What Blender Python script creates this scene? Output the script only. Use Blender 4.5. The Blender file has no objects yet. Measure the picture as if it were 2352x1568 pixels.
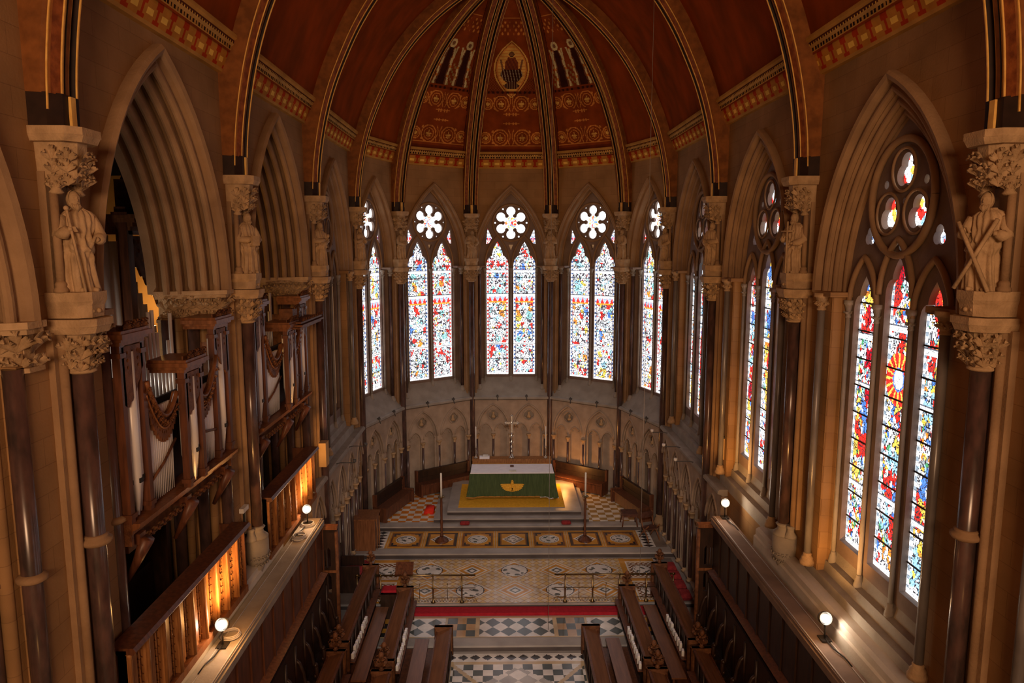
import bpy, bmesh, math, random
import numpy as np
from mathutils import Vector, Matrix
R = math.radians
sc = bpy.context.scene
COL = sc.collection

# ------------------------------------------------------------------ camera, world, exposure
cam_d = bpy.data.cameras.new('camera')
cam = bpy.data.objects.new('camera', cam_d); COL.objects.link(cam)
cam.location = (-.384, 0, 9.526)
cam.rotation_euler = (R(90 - 7.866), 0, R(-.835))
cam_d.sensor_width = 36; cam_d.lens = 1677.06 / 2352 * 36
cam_d.shift_y = 11.6 / 2352
cam_d.clip_start = .05; cam_d.clip_end = 200
sc.camera = cam
sc.view_settings.view_transform = 'Standard'; sc.view_settings.look = 'None'
sc.view_settings.exposure = 0.05; sc.view_settings.gamma = 1
sc.view_settings.use_curve_mapping = False
w = bpy.data.worlds.new('world'); sc.world = w; w.use_nodes = True
bg = w.node_tree.nodes['Background']
bg.inputs[0].default_value = (1.0, .50, .22, 1); bg.inputs[1].default_value = .24

def point_light(name, loc, power, color, size=.12, kind='POINT', rot=None, spot=None, sx=None):
    d = bpy.data.lights.new(name, kind); d.energy = power; d.color = color
    if kind == 'AREA':
        d.shape = 'RECTANGLE'; d.size = size; d.size_y = sx or size
    else: d.shadow_soft_size = size
    if kind == 'SPOT': d.spot_size = R(spot or 90); d.spot_blend = .7
    o = bpy.data.objects.new(name, d); COL.objects.link(o); o.location = loc
    if rot: o.rotation_euler = rot
    return o
def aim(o, tgt):
    o.rotation_euler = (Vector(tgt) - o.location).to_track_quat('-Z', 'Y').to_euler(); return o
WARM = (1, .46, .13)
# lamps of the chapel (heads are built further down, each light sits in its lamp)
LAMPS = [(-4.8, 15.95, 3.62), (-4.8, 10.86, 3.55), (4.8, 16.21, 3.60), (4.8, 10.91, 3.60)]
for i, p in enumerate(LAMPS):
    s = 1 if p[0] > 0 else -1
    point_light('floodlight_bulb', (p[0] - s * .22, p[1] - .12, p[2] + .22), 26 if s < 0 else 9, WARM, .1)
    aim(point_light('floodlight_beam', (p[0] - s * .14, p[1] + .1, p[2] + .14), 125 if s > 0 else 170, WARM, .1, 'SPOT', spot=125), (p[0] + s * .25, p[1] + 1.6, p[2] + 2.6))
# the same lamps stand on the ledges of the bay nearest the loft, outside the frame
for s in (-1, 1):
    aim(point_light('floodlight_beam', (s * 4.5, 5.6, 3.9), 7, WARM, .1, 'SPOT', spot=125), (s * 5.0, 7.2, 7.0))
# added warm fill from behind the loft, brightens walls and vault
aim(point_light('nave_fill', (0, -9, 11.5), 1700, (1, .58, .32), 5, 'AREA', sx=3), (0, 20, 12))
# added spot fill, no fixture behind it, brightens the sanctuary floor and altar
aim(point_light('sanctuary_fill', (0, -1.2, 12.0), 5000, (1, .93, .86), .3, 'SPOT', spot=30), (0, 22.5, 0))
# organ loft lamp and the lamp behind the altar
point_light('loft_lamp', (-7.6, 15.1, 8.2), 60, (1, .50, .14), .1)
point_light('pipe_fill', (-6.7, 11.1, 7.4), 34, (1, .86, .72), .15)  # added neutral fill that whitens the tall organ pipes, no lamp there
point_light('altar_lamp', (2.05, 27.35, .75), 44, (1, .42, .10), .1)
point_light('altar_lamp', (-.6, 27.6, .6), 5, (1, .5, .2), .1)

# ------------------------------------------------------------------ materials
MATS = {}
def nodes_of(name):
    m = bpy.data.materials.new(name); m.use_nodes = True
    nt = m.node_tree; b = nt.nodes['Principled BSDF']
    return m, nt, b
def ramp(nt, pts):
    r = nt.nodes.new('ShaderNodeValToRGB'); e = r.color_ramp.elements
    while len(e) < len(pts): e.new(.5)
    for k, (p, c) in enumerate(pts): e[k].position = p; e[k].color = (*c, 1)
    return r
def mat(name, c1, c2=None, rough=.7, scale=3.0, metal=0.0, bump=0.0, bscale=None, stretch=(1, 1, 1), spec=.22, detail=5, contrast=(.35, .65)):
    m, nt, b = nodes_of(name)
    c2 = c2 or tuple(x * .75 for x in c1)
    tc = nt.nodes.new('ShaderNodeTexCoord'); mp = nt.nodes.new('ShaderNodeMapping')
    mp.inputs['Scale'].default_value = stretch
    nt.links.new(tc.outputs['Object'], mp.inputs[0])
    n = nt.nodes.new('ShaderNodeTexNoise'); n.inputs['Scale'].default_value = scale; n.inputs['Detail'].default_value = detail
    nt.links.new(mp.outputs[0], n.inputs['Vector'])
    r = ramp(nt, [(contrast[0], c1), (contrast[1], c2)])
    nt.links.new(n.outputs['Fac'], r.inputs[0]); nt.links.new(r.outputs[0], b.inputs['Base Color'])
    b.inputs['Roughness'].default_value = rough; b.inputs['Metallic'].default_value = metal
    b.inputs['Specular IOR Level'].default_value = spec
    if bump:
        bn = nt.nodes.new('ShaderNodeTexNoise'); bn.inputs['Scale'].default_value = bscale or scale * 4; bn.inputs['Detail'].default_value = 4
        nt.links.new(mp.outputs[0], bn.inputs['Vector'])
        bp = nt.nodes.new('ShaderNodeBump'); bp.inputs['Strength'].default_value = bump; bp.inputs['Distance'].default_value = .02
        nt.links.new(bn.outputs['Fac'], bp.inputs['Height']); nt.links.new(bp.outputs[0], b.inputs['Normal'])
    MATS[name] = m
    return m
def block_mat(name, c1, c2, cm, bw=.62, bh=.3, rough=.85):
    """ashlar: coursed blocks in the wall's own u,z plane"""
    m, nt, b = nodes_of(name)
    tc = nt.nodes.new('ShaderNodeTexCoord'); sp = nt.nodes.new('ShaderNodeSeparateXYZ'); cb = nt.nodes.new('ShaderNodeCombineXYZ')
    nt.links.new(tc.outputs['Object'], sp.inputs[0])
    nt.links.new(sp.outputs[0], cb.inputs[0]); nt.links.new(sp.outputs[2], cb.inputs[1])
    br = nt.nodes.new('ShaderNodeTexBrick'); nt.links.new(cb.outputs[0], br.inputs['Vector'])
    br.inputs['Scale'].default_value = 1; br.inputs['Brick Width'].default_value = bw; br.inputs['Row Height'].default_value = bh
    br.inputs['Mortar Size'].default_value = .004; br.inputs['Mortar Smooth'].default_value = .3
    br.inputs['Color1'].default_value = (*c1, 1); br.inputs['Color2'].default_value = (*c2, 1); br.inputs['Mortar'].default_value = (*cm, 1)
    n = nt.nodes.new('ShaderNodeTexNoise'); n.inputs['Scale'].default_value = 1.1; n.inputs['Detail'].default_value = 6
    nt.links.new(tc.outputs['Object'], n.inputs['Vector'])
    r = ramp(nt, [(.3, (.68, .66, .62)), (.7, (1.05, 1.0, .95))]); nt.links.new(n.outputs['Fac'], r.inputs[0])
    mx = nt.nodes.new('ShaderNodeMixRGB'); mx.blend_type = 'MULTIPLY'; mx.inputs[0].default_value = 1
    nt.links.new(br.outputs['Color'], mx.inputs[1]); nt.links.new(r.outputs[0], mx.inputs[2])
    nt.links.new(mx.outputs[0], b.inputs['Base Color']); b.inputs['Roughness'].default_value = rough; b.inputs['Specular IOR Level'].default_value = .15
    n2 = nt.nodes.new('ShaderNodeTexNoise'); n2.inputs['Scale'].default_value = 30
    nt.links.new(tc.outputs['Object'], n2.inputs['Vector'])
    bp = nt.nodes.new('ShaderNodeBump'); bp.inputs['Strength'].default_value = .25; bp.inputs['Distance'].default_value = .01
    nt.links.new(n2.outputs['Fac'], bp.inputs['Height']); nt.links.new(bp.outputs[0], b.inputs['Normal'])
    MATS[name] = m; return m
def attr_mat(name, rough=.5, emit=0, noise=0.0, spec=.5, metal=0):
    m, nt, b = nodes_of(name)
    a = nt.nodes.new('ShaderNodeVertexColor'); a.layer_name = 'Col'
    out = a.outputs[0]
    if noise:
        tc = nt.nodes.new('ShaderNodeTexCoord'); n = nt.nodes.new('ShaderNodeTexNoise'); n.inputs['Scale'].default_value = 2.5; n.inputs['Detail'].default_value = 6
        nt.links.new(tc.outputs['Object'], n.inputs['Vector'])
        r = ramp(nt, [(.3, (1 - noise,) * 3), (.7, (1 + noise * .3,) * 3)]); nt.links.new(n.outputs['Fac'], r.inputs[0])
        mx = nt.nodes.new('ShaderNodeMixRGB'); mx.blend_type = 'MULTIPLY'; mx.inputs[0].default_value = 1
        nt.links.new(out, mx.inputs[1]); nt.links.new(r.outputs[0], mx.inputs[2]); out = mx.outputs[0]
    nt.links.new(out, b.inputs['Base Color']); b.inputs['Roughness'].default_value = rough
    b.inputs['Specular IOR Level'].default_value = spec; b.inputs['Metallic'].default_value = metal
    if emit:
        nt.links.new(out, b.inputs['Emission Color']); b.inputs['Emission Strength'].default_value = emit
    MATS[name] = m; return m
def emit_mat(name, c, s):
    m = bpy.data.materials.new(name); m.use_nodes = True; nt = m.node_tree
    nt.nodes.remove(nt.nodes['Principled BSDF'])
    e = nt.nodes.new('ShaderNodeEmission'); e.inputs[0].default_value = (*c, 1); e.inputs[1].default_value = s
    nt.links.new(e.outputs[0], nt.nodes['Material Output'].inputs[0]); MATS[name] = m; return m
def glass_mat(name, strength):
    """daylight coming through painted and leaded glass: colour from the panes, dark lead lines between them"""
    m = bpy.data.materials.new(name); m.use_nodes = True; nt = m.node_tree
    nt.nodes.remove(nt.nodes['Principled BSDF'])
    a = nt.nodes.new('ShaderNodeVertexColor'); a.layer_name = 'Col'
    tc = nt.nodes.new('ShaderNodeTexCoord')
    v = nt.nodes.new('ShaderNodeTexVoronoi'); v.feature = 'DISTANCE_TO_EDGE'; v.inputs['Scale'].default_value = 13
    nt.links.new(tc.outputs['Object'], v.inputs['Vector'])
    r = ramp(nt, [(.01, (.05, .05, .05)), (.05, (1, 1, 1))]); nt.links.new(v.outputs['Distance'], r.inputs[0])
    mx = nt.nodes.new('ShaderNodeMixRGB'); mx.blend_type = 'MULTIPLY'; mx.inputs[0].default_value = 1
    nt.links.new(a.outputs[0], mx.inputs[1]); nt.links.new(r.outputs[0], mx.inputs[2])
    e = nt.nodes.new('ShaderNodeEmission'); e.inputs[1].default_value = strength
    nt.links.new(mx.outputs[0], e.inputs[0]); nt.links.new(e.outputs[0], nt.nodes['Material Output'].inputs[0])
    MATS[name] = m; return m
M = MATS
block_mat('ashlar', (.37, .225, .105), (.33, .195, .09), (.24, .14, .066))
mat('stone', (.34, .215, .115), (.26, .16, .085), .8, 2.2, bump=.3, bscale=25)
mat('stone_grey', (.36, .325, .28), (.27, .24, .205), .8, 2.0, bump=.3, bscale=25)
mat('stone_mauve', (.25, .185, .15), (.18, .13, .105), .85, 2, bump=.2, bscale=20)
mat('stone_dado', (.40, .305, .225), (.30, .225, .165), .85, 2.5, bump=.3, bscale=25)
mat('stone_pale', (.60, .57, .52), (.50, .47, .42), .85, 1.5, bump=.2, bscale=20)
mat('carved_stone', (.50, .34, .19), (.36, .24, .13), .75, 6, bump=.4, bscale=40)
mat('marble', (.115, .062, .052), (.045, .030, .028), .24, 7, stretch=(1, 1, .35), spec=.6)
mat('marble_grey', (.21, .19, .175), (.12, .105, .10), .28, 5, stretch=(1, 1, .35), spec=.6)
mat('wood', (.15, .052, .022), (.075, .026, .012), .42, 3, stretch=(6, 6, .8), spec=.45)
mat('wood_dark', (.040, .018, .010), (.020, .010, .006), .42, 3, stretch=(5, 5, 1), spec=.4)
mat('wood_mid', (.25, .10, .04), (.15, .058, .023), .38, 3, stretch=(6, 6, .8))
mat('wood_desk', (.21, .09, .042), (.14, .058, .027), .30, 3, stretch=(7, .5, 7), spec=.5)
mat('wood_warm', (.38, .175, .06), (.22, .09, .03), .42, 4, stretch=(6, 6, .8))
mat('carved_wood', (.20, .080, .032), (.09, .034, .015), .5, 8, bump=.5, bscale=60)
mat('tin', (.84, .82, .80), (.72, .70, .68), .36, 5, metal=.2, stretch=(1, 1, .3))
mat('gold', (.72, .45, .14), (.55, .32, .08), .38, 8, metal=.65)
mat('gilding', (.80, .50, .14), (.62, .34, .08), .5, 8)
mat('emblem_gold', (.90, .52, .06), (.70, .34, .03), .5, 30)
mat('brass', (.26, .18, .08), (.17, .11, .05), .3, 8, metal=.9)
mat('silver', (.66, .62, .56), (.5, .46, .4), .25, 8, metal=.85)
mat('iron', (.03, .028, .026), (.02, .018, .016), .5, 8)
mat('rib_brown', (.23, .085, .024), (.14, .052, .016), .6, 6, bump=.2, spec=.08)
mat('rib_red', (.27, .080, .022), (.14, .036, .012), .55, 9, stretch=(1, 1, 1), bump=.5, bscale=14)
mat('rib_dark', (.030, .014, .009), (.018, .009, .006), .55, 6)
mat('step_grey', (.42, .375, .335), (.30, .265, .235), .45, 1.7, spec=.5)
mat('step_dark', (.10, .078, .070), (.055, .043, .04), .35, 2.5, stretch=(.5, 1, 1))
mat('carpet_gold', (.80, .42, .03), (.68, .34, .02), .95, 12)
mat('carpet_red', (.42, .018, .030), (.34, .012, .022), .95, 12)
mat('cloth_red', (.34, .035, .035), (.22, .02, .022), .9, 12)
mat('cloth_bright', (.85, .045, .02), (.72, .03, .012), .8, 6)
mat('cloth_green', (.085, .125, .050), (.055, .085, .034), .85, 5, stretch=(7, 7, .6))
mat('cloth_white', (.90, .87, .90), (.84, .81, .85), .9, 5)
mat('wax', (.86, .80, .70), (.8, .73, .62), .5, 6)
mat('paper', (.75, .72, .66), (.6, .57, .5), .9, 6)
mat('leather', (.12, .05, .035), (.07, .03, .02), .5, 9)
mat('cable', (.55, .52, .50), None, .6)
mat('cord', (.30, .26, .22), None, .7)
mat('iron_hook', (.10, .095, .09), (.06, .058, .055), .5, 8)
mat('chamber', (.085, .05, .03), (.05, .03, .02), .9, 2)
mat('plaster_warm', (.50, .33, .16), (.42, .27, .12), .9, 2)
mat('vault_red', (.30, .056, .009), (.15, .036, .007), .75, 1.6, spec=.02, detail=8, contrast=(.3, .72), stretch=(1, 1, .5))
attr_mat('painted', .7, noise=.35, spec=.02)
attr_mat('tiles', .2, noise=.28, spec=.6)
attr_mat('cornice_paint', .7, noise=.3, spec=.02)
emit_mat('bulb', (1, .86, .68), 60)
glass_mat('glass_apse', 2.6)
glass_mat('glass_side', 2.2)

# ------------------------------------------------------------------ mesh helpers
class MB:
    def __init__(s): s.v = []; s.f = []; s.m = []; s.sm = []
    def add(s, vs, fs, mi=0, smooth=False):
        o = len(s.v); s.v += [tuple(p) for p in vs]
        for f in fs: s.f.append([o + i for i in f]); s.m.append(mi); s.sm.append(smooth)
    def box(s, x0, x1, y0, y1, z0, z1, mi=0, T=None):
        vs = [(x, y, z) for z in (z0, z1) for y in (y0, y1) for x in (x0, x1)]
        if T is not None: vs = [tuple(T @ Vector(p)) for p in vs]
        s.add(vs, [(0, 2, 3, 1), (4, 5, 7, 6), (0, 1, 5, 4), (2, 6, 7, 3), (0, 4, 6, 2), (1, 3, 7, 5)], mi)
    def lathe(s, prof, c=(0, 0, 0), n=16, mi=0, smooth=True, sx=1, sy=1, T=None):
        vs = []
        for r, z in prof:
            for k in range(n):
                a = 2 * math.pi * k / n; p = (c[0] + r * sx * math.cos(a), c[1] + r * sy * math.sin(a), c[2] + z)
                vs.append(tuple(T @ Vector(p)) if T is not None else p)
        fs = []
        for j in range(len(prof) - 1):
            for k in range(n):
                a = j * n + k; b = j * n + (k + 1) % n; fs.append((a, b, b + n, a + n))
        s.add(vs, fs, mi, smooth)
        for e, rv in ((0, True), (len(prof) - 1, False)):
            if prof[e][0] > 1e-4:
                ids = [e * n + k for k in range(n)]; base = len(s.v) - len(vs)
                if rv: ids = ids[::-1]
                s.f.append([base + i for i in ids]); s.m.append(mi); s.sm.append(False)
    def tube(s, pts, r, n=8, mi=0, cap=True):
        pts = [Vector(p) for p in pts]; rs = r if isinstance(r, (list, tuple)) else [r] * len(pts)
        vs = []; up = None
        for i, p in enumerate(pts):
            t = (pts[min(i + 1, len(pts) - 1)] - pts[max(i - 1, 0)]).normalized()
            if up is None: up = Vector((0, 0, 1)) if abs(t.z) < .9 else Vector((1, 0, 0))
            a = t.cross(up).normalized(); up = a.cross(t).normalized()
            for k in range(n):
                q = 2 * math.pi * k / n; vs.append(tuple(p + (a * math.cos(q) + up * math.sin(q)) * rs[i]))
        fs = []
        for j in range(len(pts) - 1):
            for k in range(n):
                a = j * n + k; b = j * n + (k + 1) % n; fs.append((a, a + n, b + n, b))
        if cap: fs.append(tuple(range(n))); fs.append(tuple((len(pts) - 1) * n + k for k in reversed(range(n))))
        s.add(vs, fs, mi, True)
    def ball(s, c, r, mi=0, n=10, sz=1.0, sx=1, sy=1):
        prof = [(max(1e-5, r * math.sin(math.pi * k / n)), -r * sz * math.cos(math.pi * k / n)) for k in range(n + 1)]
        s.lathe(prof, c, max(8, n), mi, True, sx, sy)
    def extr(s, prof, u0, u1, mi=0, mis=None, cap=True, smooth=False):
        """closed profile [(v,z)] swept along u"""
        n = len(prof); vs = [(u0, v, z) for v, z in prof] + [(u1, v, z) for v, z in prof]
        for k in range(n):
            s.add([vs[k], vs[(k + 1) % n], vs[n + (k + 1) % n], vs[n + k]], [(0, 1, 2, 3)], mis[k] if mis else mi, smooth)
        if cap: s.add(vs[:n], [tuple(range(n))[::-1]], mi); s.add(vs[n:], [tuple(range(n))], mi)
    def mesh(s, name, mats):
        me = bpy.data.meshes.new(name); me.from_pydata(s.v, [], s.f)
        for m_ in ([mats] if isinstance(mats, str) else mats): me.materials.append(M[m_])
        me.polygons.foreach_set('material_index', s.m); me.polygons.foreach_set('use_smooth', s.sm)
        me.update(); return me
    def build(s, name, mats, parent=None, mw=None):
        return link(name, s.mesh(name, mats), parent, mw)
def link(name, me, parent=None, mw=None):
    o = bpy.data.objects.new(name, me); COL.objects.link(o)
    if parent is not None: o.parent = parent
    if mw is not None: o.matrix_local = mw
    return o
def tag(o, label=None, cat=None, group=None, kind=None):
    if label: o['label'] = label
    if cat: o['category'] = cat
    if group: o['group'] = group
    if kind: o['kind'] = kind
    return o
def empty(name, mw=None, label=None, cat=None, group=None, kind=None):
    o = bpy.data.objects.new(name, None); COL.objects.link(o); o.empty_display_size = .2
    if mw is not None: o.matrix_world = mw
    return tag(o, label, cat, group, kind)
def kids(o): return [c for c in bpy.data.objects if c.parent == o]
def copy_tree(o, mw=None, parent=None):
    c = o.copy(); COL.objects.link(c)
    if parent is not None: c.parent = parent
    if mw is not None: c.matrix_world = mw
    for ch in kids(o): copy_tree(ch, None, c)
    return c
def T3(x, y, z, rz=0): return Matrix.Translation((x, y, z)) @ Matrix.Rotation(rz, 4, 'Z')
def colgrid(name, nu, nv, pos, col, matname, parent=None, mw=None, smooth=False):
    """grid mesh painted face by face"""
    us = np.linspace(0, 1, nu + 1); vs_ = np.linspace(0, 1, nv + 1)
    verts = [pos(u, v) for v in vs_ for u in us]
    faces = [(j * (nu + 1) + i, j * (nu + 1) + i + 1, (j + 1) * (nu + 1) + i + 1, (j + 1) * (nu + 1) + i) for j in range(nv) for i in range(nu)]
    me = bpy.data.meshes.new(name); me.from_pydata(verts, [], faces)
    at = me.color_attributes.new('Col', 'BYTE_COLOR', 'CORNER')
    buf = np.empty((len(faces), 4, 4), dtype=np.float32)
    k = 0
    for j in range(nv):
        for i in range(nu):
            c = col((i + .5) / nu, (j + .5) / nv); buf[k, :, 0] = c[0]; buf[k, :, 1] = c[1]; buf[k, :, 2] = c[2]; k += 1
    buf[:, :, 3] = 1
    at.data.foreach_set('color', buf.ravel())
    me.materials.append(M[matname])
    if smooth: me.polygons.foreach_set('use_smooth', [True] * len(faces))
    return link(name, me, parent, mw)
def plate(name, outer, holes, v0, v1, matname, parent=None, mw=None, bevel=0.0):
    """flat plate in the u,z plane with holes, thickness v0..v1"""
    cu = bpy.data.curves.new(name, 'CURVE'); cu.dimensions = '2D'; cu.fill_mode = 'BOTH'
    cu.extrude = max(.0005, (v1 - v0) / 2 - bevel); cu.bevel_depth = bevel; cu.bevel_resolution = 0
    cu.offset = -bevel
    for loop in [outer] + holes:
        sp = cu.splines.new('POLY'); sp.points.add(len(loop) - 1)
        for k, (x, y) in enumerate(loop): sp.points[k].co = (x, y, 0, 1)
        sp.use_cyclic_u = True
    tmp = bpy.data.objects.new('tmp', cu)
    me = bpy.data.meshes.new_from_object(tmp)
    bpy.data.objects.remove(tmp); bpy.data.curves.remove(cu)
    me.transform(Matrix(((1, 0, 0, 0), (0, 0, -1, (v0 + v1) / 2), (0, 1, 0, 0), (0, 0, 0, 1))))
    me.name = name; me.materials.clear(); me.materials.append(M[matname])
    me.polygons.foreach_set('use_smooth', [False] * len(me.polygons))
    return link(name, me, parent, mw)

# ---- outlines
def arch_pts(a, h, zs, n=14, off=0.0, cu=0.0):
    """pointed arch curve from right spring over apex to left spring, offset outward by off (concentric)"""
    c = (h * h - a * a) / (2 * a); Rr = a + c + off
    th = math.acos(max(-1, min(1, c / Rr))); out = []
    for k in range(n + 1):
        t = th * k / n; out.append((cu - c + Rr * math.cos(t), zs + Rr * math.sin(t)))
    return out + [(2 * cu - x, z) for x, z in out[-2::-1]]
def door_outline(a, h, zs, z0, n=14, off=0.0, cu=0.0):
    return [(cu + a + off, z0)] + arch_pts(a, h, zs, n, off, cu) + [(cu - a - off, z0)]
def circ(cx, cz, r, n=20, a0=0): return [(cx + r * math.cos(a0 + 2 * math.pi * k / n), cz + r * math.sin(a0 + 2 * math.pi * k / n)) for k in range(n)]
def foil(cx, cz, rc, rl, k, n=10, a0=math.pi / 2):
    """k-foil outline: lobes of radius rl whose centres lie rc from the centre"""
    pts = []; half = math.pi / k
    # intersection of lobe circle with the ray halfway between lobes
    d = rc * math.cos(half); q = rl * rl - (rc * math.sin(half)) ** 2; e = d + math.sqrt(max(q, 0)); 
    px, pz = e * math.cos(half), e * math.sin(half)
    lim = math.atan2(pz, px - rc)
    for j in range(k):
        A = a0 + 2 * math.pi * j / k
        for i in range(n + 1):
            t = -lim + 2 * lim * i / n
            x = rc + rl * math.cos(t); y = rl * math.sin(t)
            pts.append((cx + x * math.cos(A) - y * math.sin(A), cz + x * math.sin(A) + y * math.cos(A)))
    return pts
def light_outline(cu, hw, z0, zs, zt):
    """lancet light with shouldered, cusped head: hw half width, zs shoulder start, zt tip"""
    pts = [(hw, z0), (hw, zs)]
    for k in range(1, 7): t = k / 6 * math.pi / 2; pts.append((hw * (.50 + .5 * math.cos(t)), zs + (zt - zs) * .42 * math.sin(t)))
    zz = zs + (zt - zs) * .42
    for k in range(1, 8): t = k / 7; pts.append((hw * .5 * math.cos(t * math.pi / 2) * (1 - .15 * t), zz + (zt - zz) * t ** .9))
    pts[-1] = (0, zt)
    return [(cu + x, z) for x, z in pts] + [(cu - x, z) for x, z in pts[-2::-1]]
def arch_sweep(mb, prof, a, h, zs, z0, mi=0, n=14, mis=None):
    """moulding profile [(off, v)] swept round jamb - pointed arch - jamb"""
    rails = [[(x, v, z) for x, z in door_outline(a, h, zs, z0, n, o)] for o, v in prof]
    L = len(rails[0])
    for k in range(len(prof) - 1):
        vs = rails[k] + rails[k + 1]
        mb.add(vs, [(i, i + 1, L + i + 1, L + i) for i in range(L - 1)], mis[k] if mis else mi)
def roll(o, v, r, a0, a1, n=5):
    return [(o + r * math.cos(R(a0 + (a1 - a0) * k / n)), v + r * math.sin(R(a0 + (a1 - a0) * k / n))) for k in range(n + 1)]

def leaf(mb, T, s=1.0, mi=0):
    """stiff-leaf: three ribbed tongues fanning from one stalk, rising along +z and curling over along -y"""
    for ang, L in ((-42, .82), (42, .82), (0, 1.0)):
        ca, sa = math.sin(R(ang)), math.cos(R(ang)); vs = []
        for (t, y, wd) in ((0, .02, .05), (.30, -.10, .12), (.58, -.24, .20), (.80, -.42, .19), (.84, -.60, .12), (.66, -.64, .03)):
            for k, yy in ((-1, .07), (-.4, -.03), (0, .03), (.4, -.03), (1, .07)):
                x = t * L * ca + k * wd * sa; z = t * L * sa - k * wd * ca
                vs.append(T @ Vector((x * s, (y * L + yy) * s, z * s)))
        mb.add(vs, [(j * 5 + i, j * 5 + i + 1, (j + 1) * 5 + i + 1, (j + 1) * 5 + i) for j in range(5) for i in range(4)], mi, True)
def leaf_ring(mb, c, r, z, n, s, mi=0, a0=0, arc=(0, 360), sy=1.0):
    for k in range(n):
        a = R(arc[0] + (arc[1] - arc[0]) * (k + .5) / n) + a0
        T = Matrix.Translation((c[0] + r * math.cos(a), c[1] + r * sy * math.sin(a), z)) @ Matrix.Rotation(a + math.pi / 2, 4, 'Z')
        leaf(mb, T, s, mi)
def leaf_row(mb, p0, p1, out, z, n, s, mi=0, jig=.0, rnd=random):
    """row of leaves along a line p0-p1 (u,v), curling towards out"""
    a = math.atan2(out[1], out[0]) + math.pi / 2
    for k in range(n):
        t = (k + .5) / n; x = p0[0] + (p1[0] - p0[0]) * t; y = p0[1] + (p1[1] - p0[1]) * t
        leaf(mb, Matrix.Translation((x, y, z + rnd.uniform(-jig, jig))) @ Matrix.Rotation(a + rnd.uniform(-.2, .2), 4, 'Z'), s * rnd.uniform(.9, 1.12), mi)
def column_parts(parent, cu, cv, r, z0, z1, name='colonnette', shaft='marble', cap='carved_stone', capn=8, n=14, ring=None):
    """small engaged column: base, polished shaft, leafy capital as one named part with its two stones"""
    mb = MB()
    mb.lathe([(r * 2.1, -.0), (r * 2.1, .06), (r * 1.7, .1), (r * 1.75, .13), (r * 1.2, .17), (r * 1.3, .2), (r, .22)], (cu, cv, z0), n, 1)
    mb.lathe([(r, .2), (r, z1 - z0 - .3)], (cu, cv, z0), n, 0)
    h = z1 - .3
    mb.lathe([(r * 1.05, 0), (r * 1.35, .02), (r * 1.05, .04), (r * 1.1, .1), (r * 1.7, .22), (r * 2.2, .235), (r * 2.2, .30)], (cu, cv, h), n, 1)
    leaf_ring(mb, (cu, cv), r * 1.0, h + .06, capn, r * 1.9, 1)
    if ring:
        for zr in ring: mb.lathe([(r, -.04), (r * 1.5, -.02), (r * 1.5, .02), (r, .04)], (cu, cv, zr), n, 1)
    return mb.build(name, [shaft, cap], parent)

# ------------------------------------------------------------------ plan of the chapel
YP = [2.77, 8.095, 13.42, 18.75, 24.07]                 # wall columns along the straight walls
CEN = (0.0, 24.07)
APX = [(5.0, 24.07), (4.045, 27.01), (1.545, 28.82), (-1.545, 28.82), (-4.045, 27.01), (-5.0, 24.07)]
ZC, ZI, ZR = 10.75, 8.72, 3.5                             # rib capitals, imposts, dado rail
VW = .25                                                  # wall face behind the column line
def bay_frame(A, B):
    """local x along the wall (u), local y outward (v); A,B in the order that keeps the inside on -y"""
    A = Vector((A[0], A[1], 0)); B = Vector((B[0], B[1], 0)); d = (B - A).normalized(); n = Vector((-d.y, d.x, 0))
    Mx = Matrix(((d.x, n.x, 0, 0), (d.y, n.y, 0, 0), (0, 0, 1, 0), (0, 0, 0, 1)))
    mid = (A + B) / 2; Mx.translation = mid
    return Mx, (B - A).length
FR, FL, FA = {}, {}, {}
for k in range(4):
    FR[k] = bay_frame((5, YP[k + 1]), (5, YP[k]))
    FL[k] = bay_frame((-5, YP[k]), (-5, YP[k + 1]))
FR[-1] = bay_frame((5, 2.77), (5, -2.55)); FL[-1] = bay_frame((-5, -2.55), (-5, 2.77))
for k in range(5): FA[k] = bay_frame(APX[k + 1], APX[k])   # 0 right-most facet ... 4 left-most, 2 centre

wall_right = empty('wall_right', kind='structure'); wall_left = empty('wall_left', kind='structure'); wall_apse = empty('wall_back', kind='structure')

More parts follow.
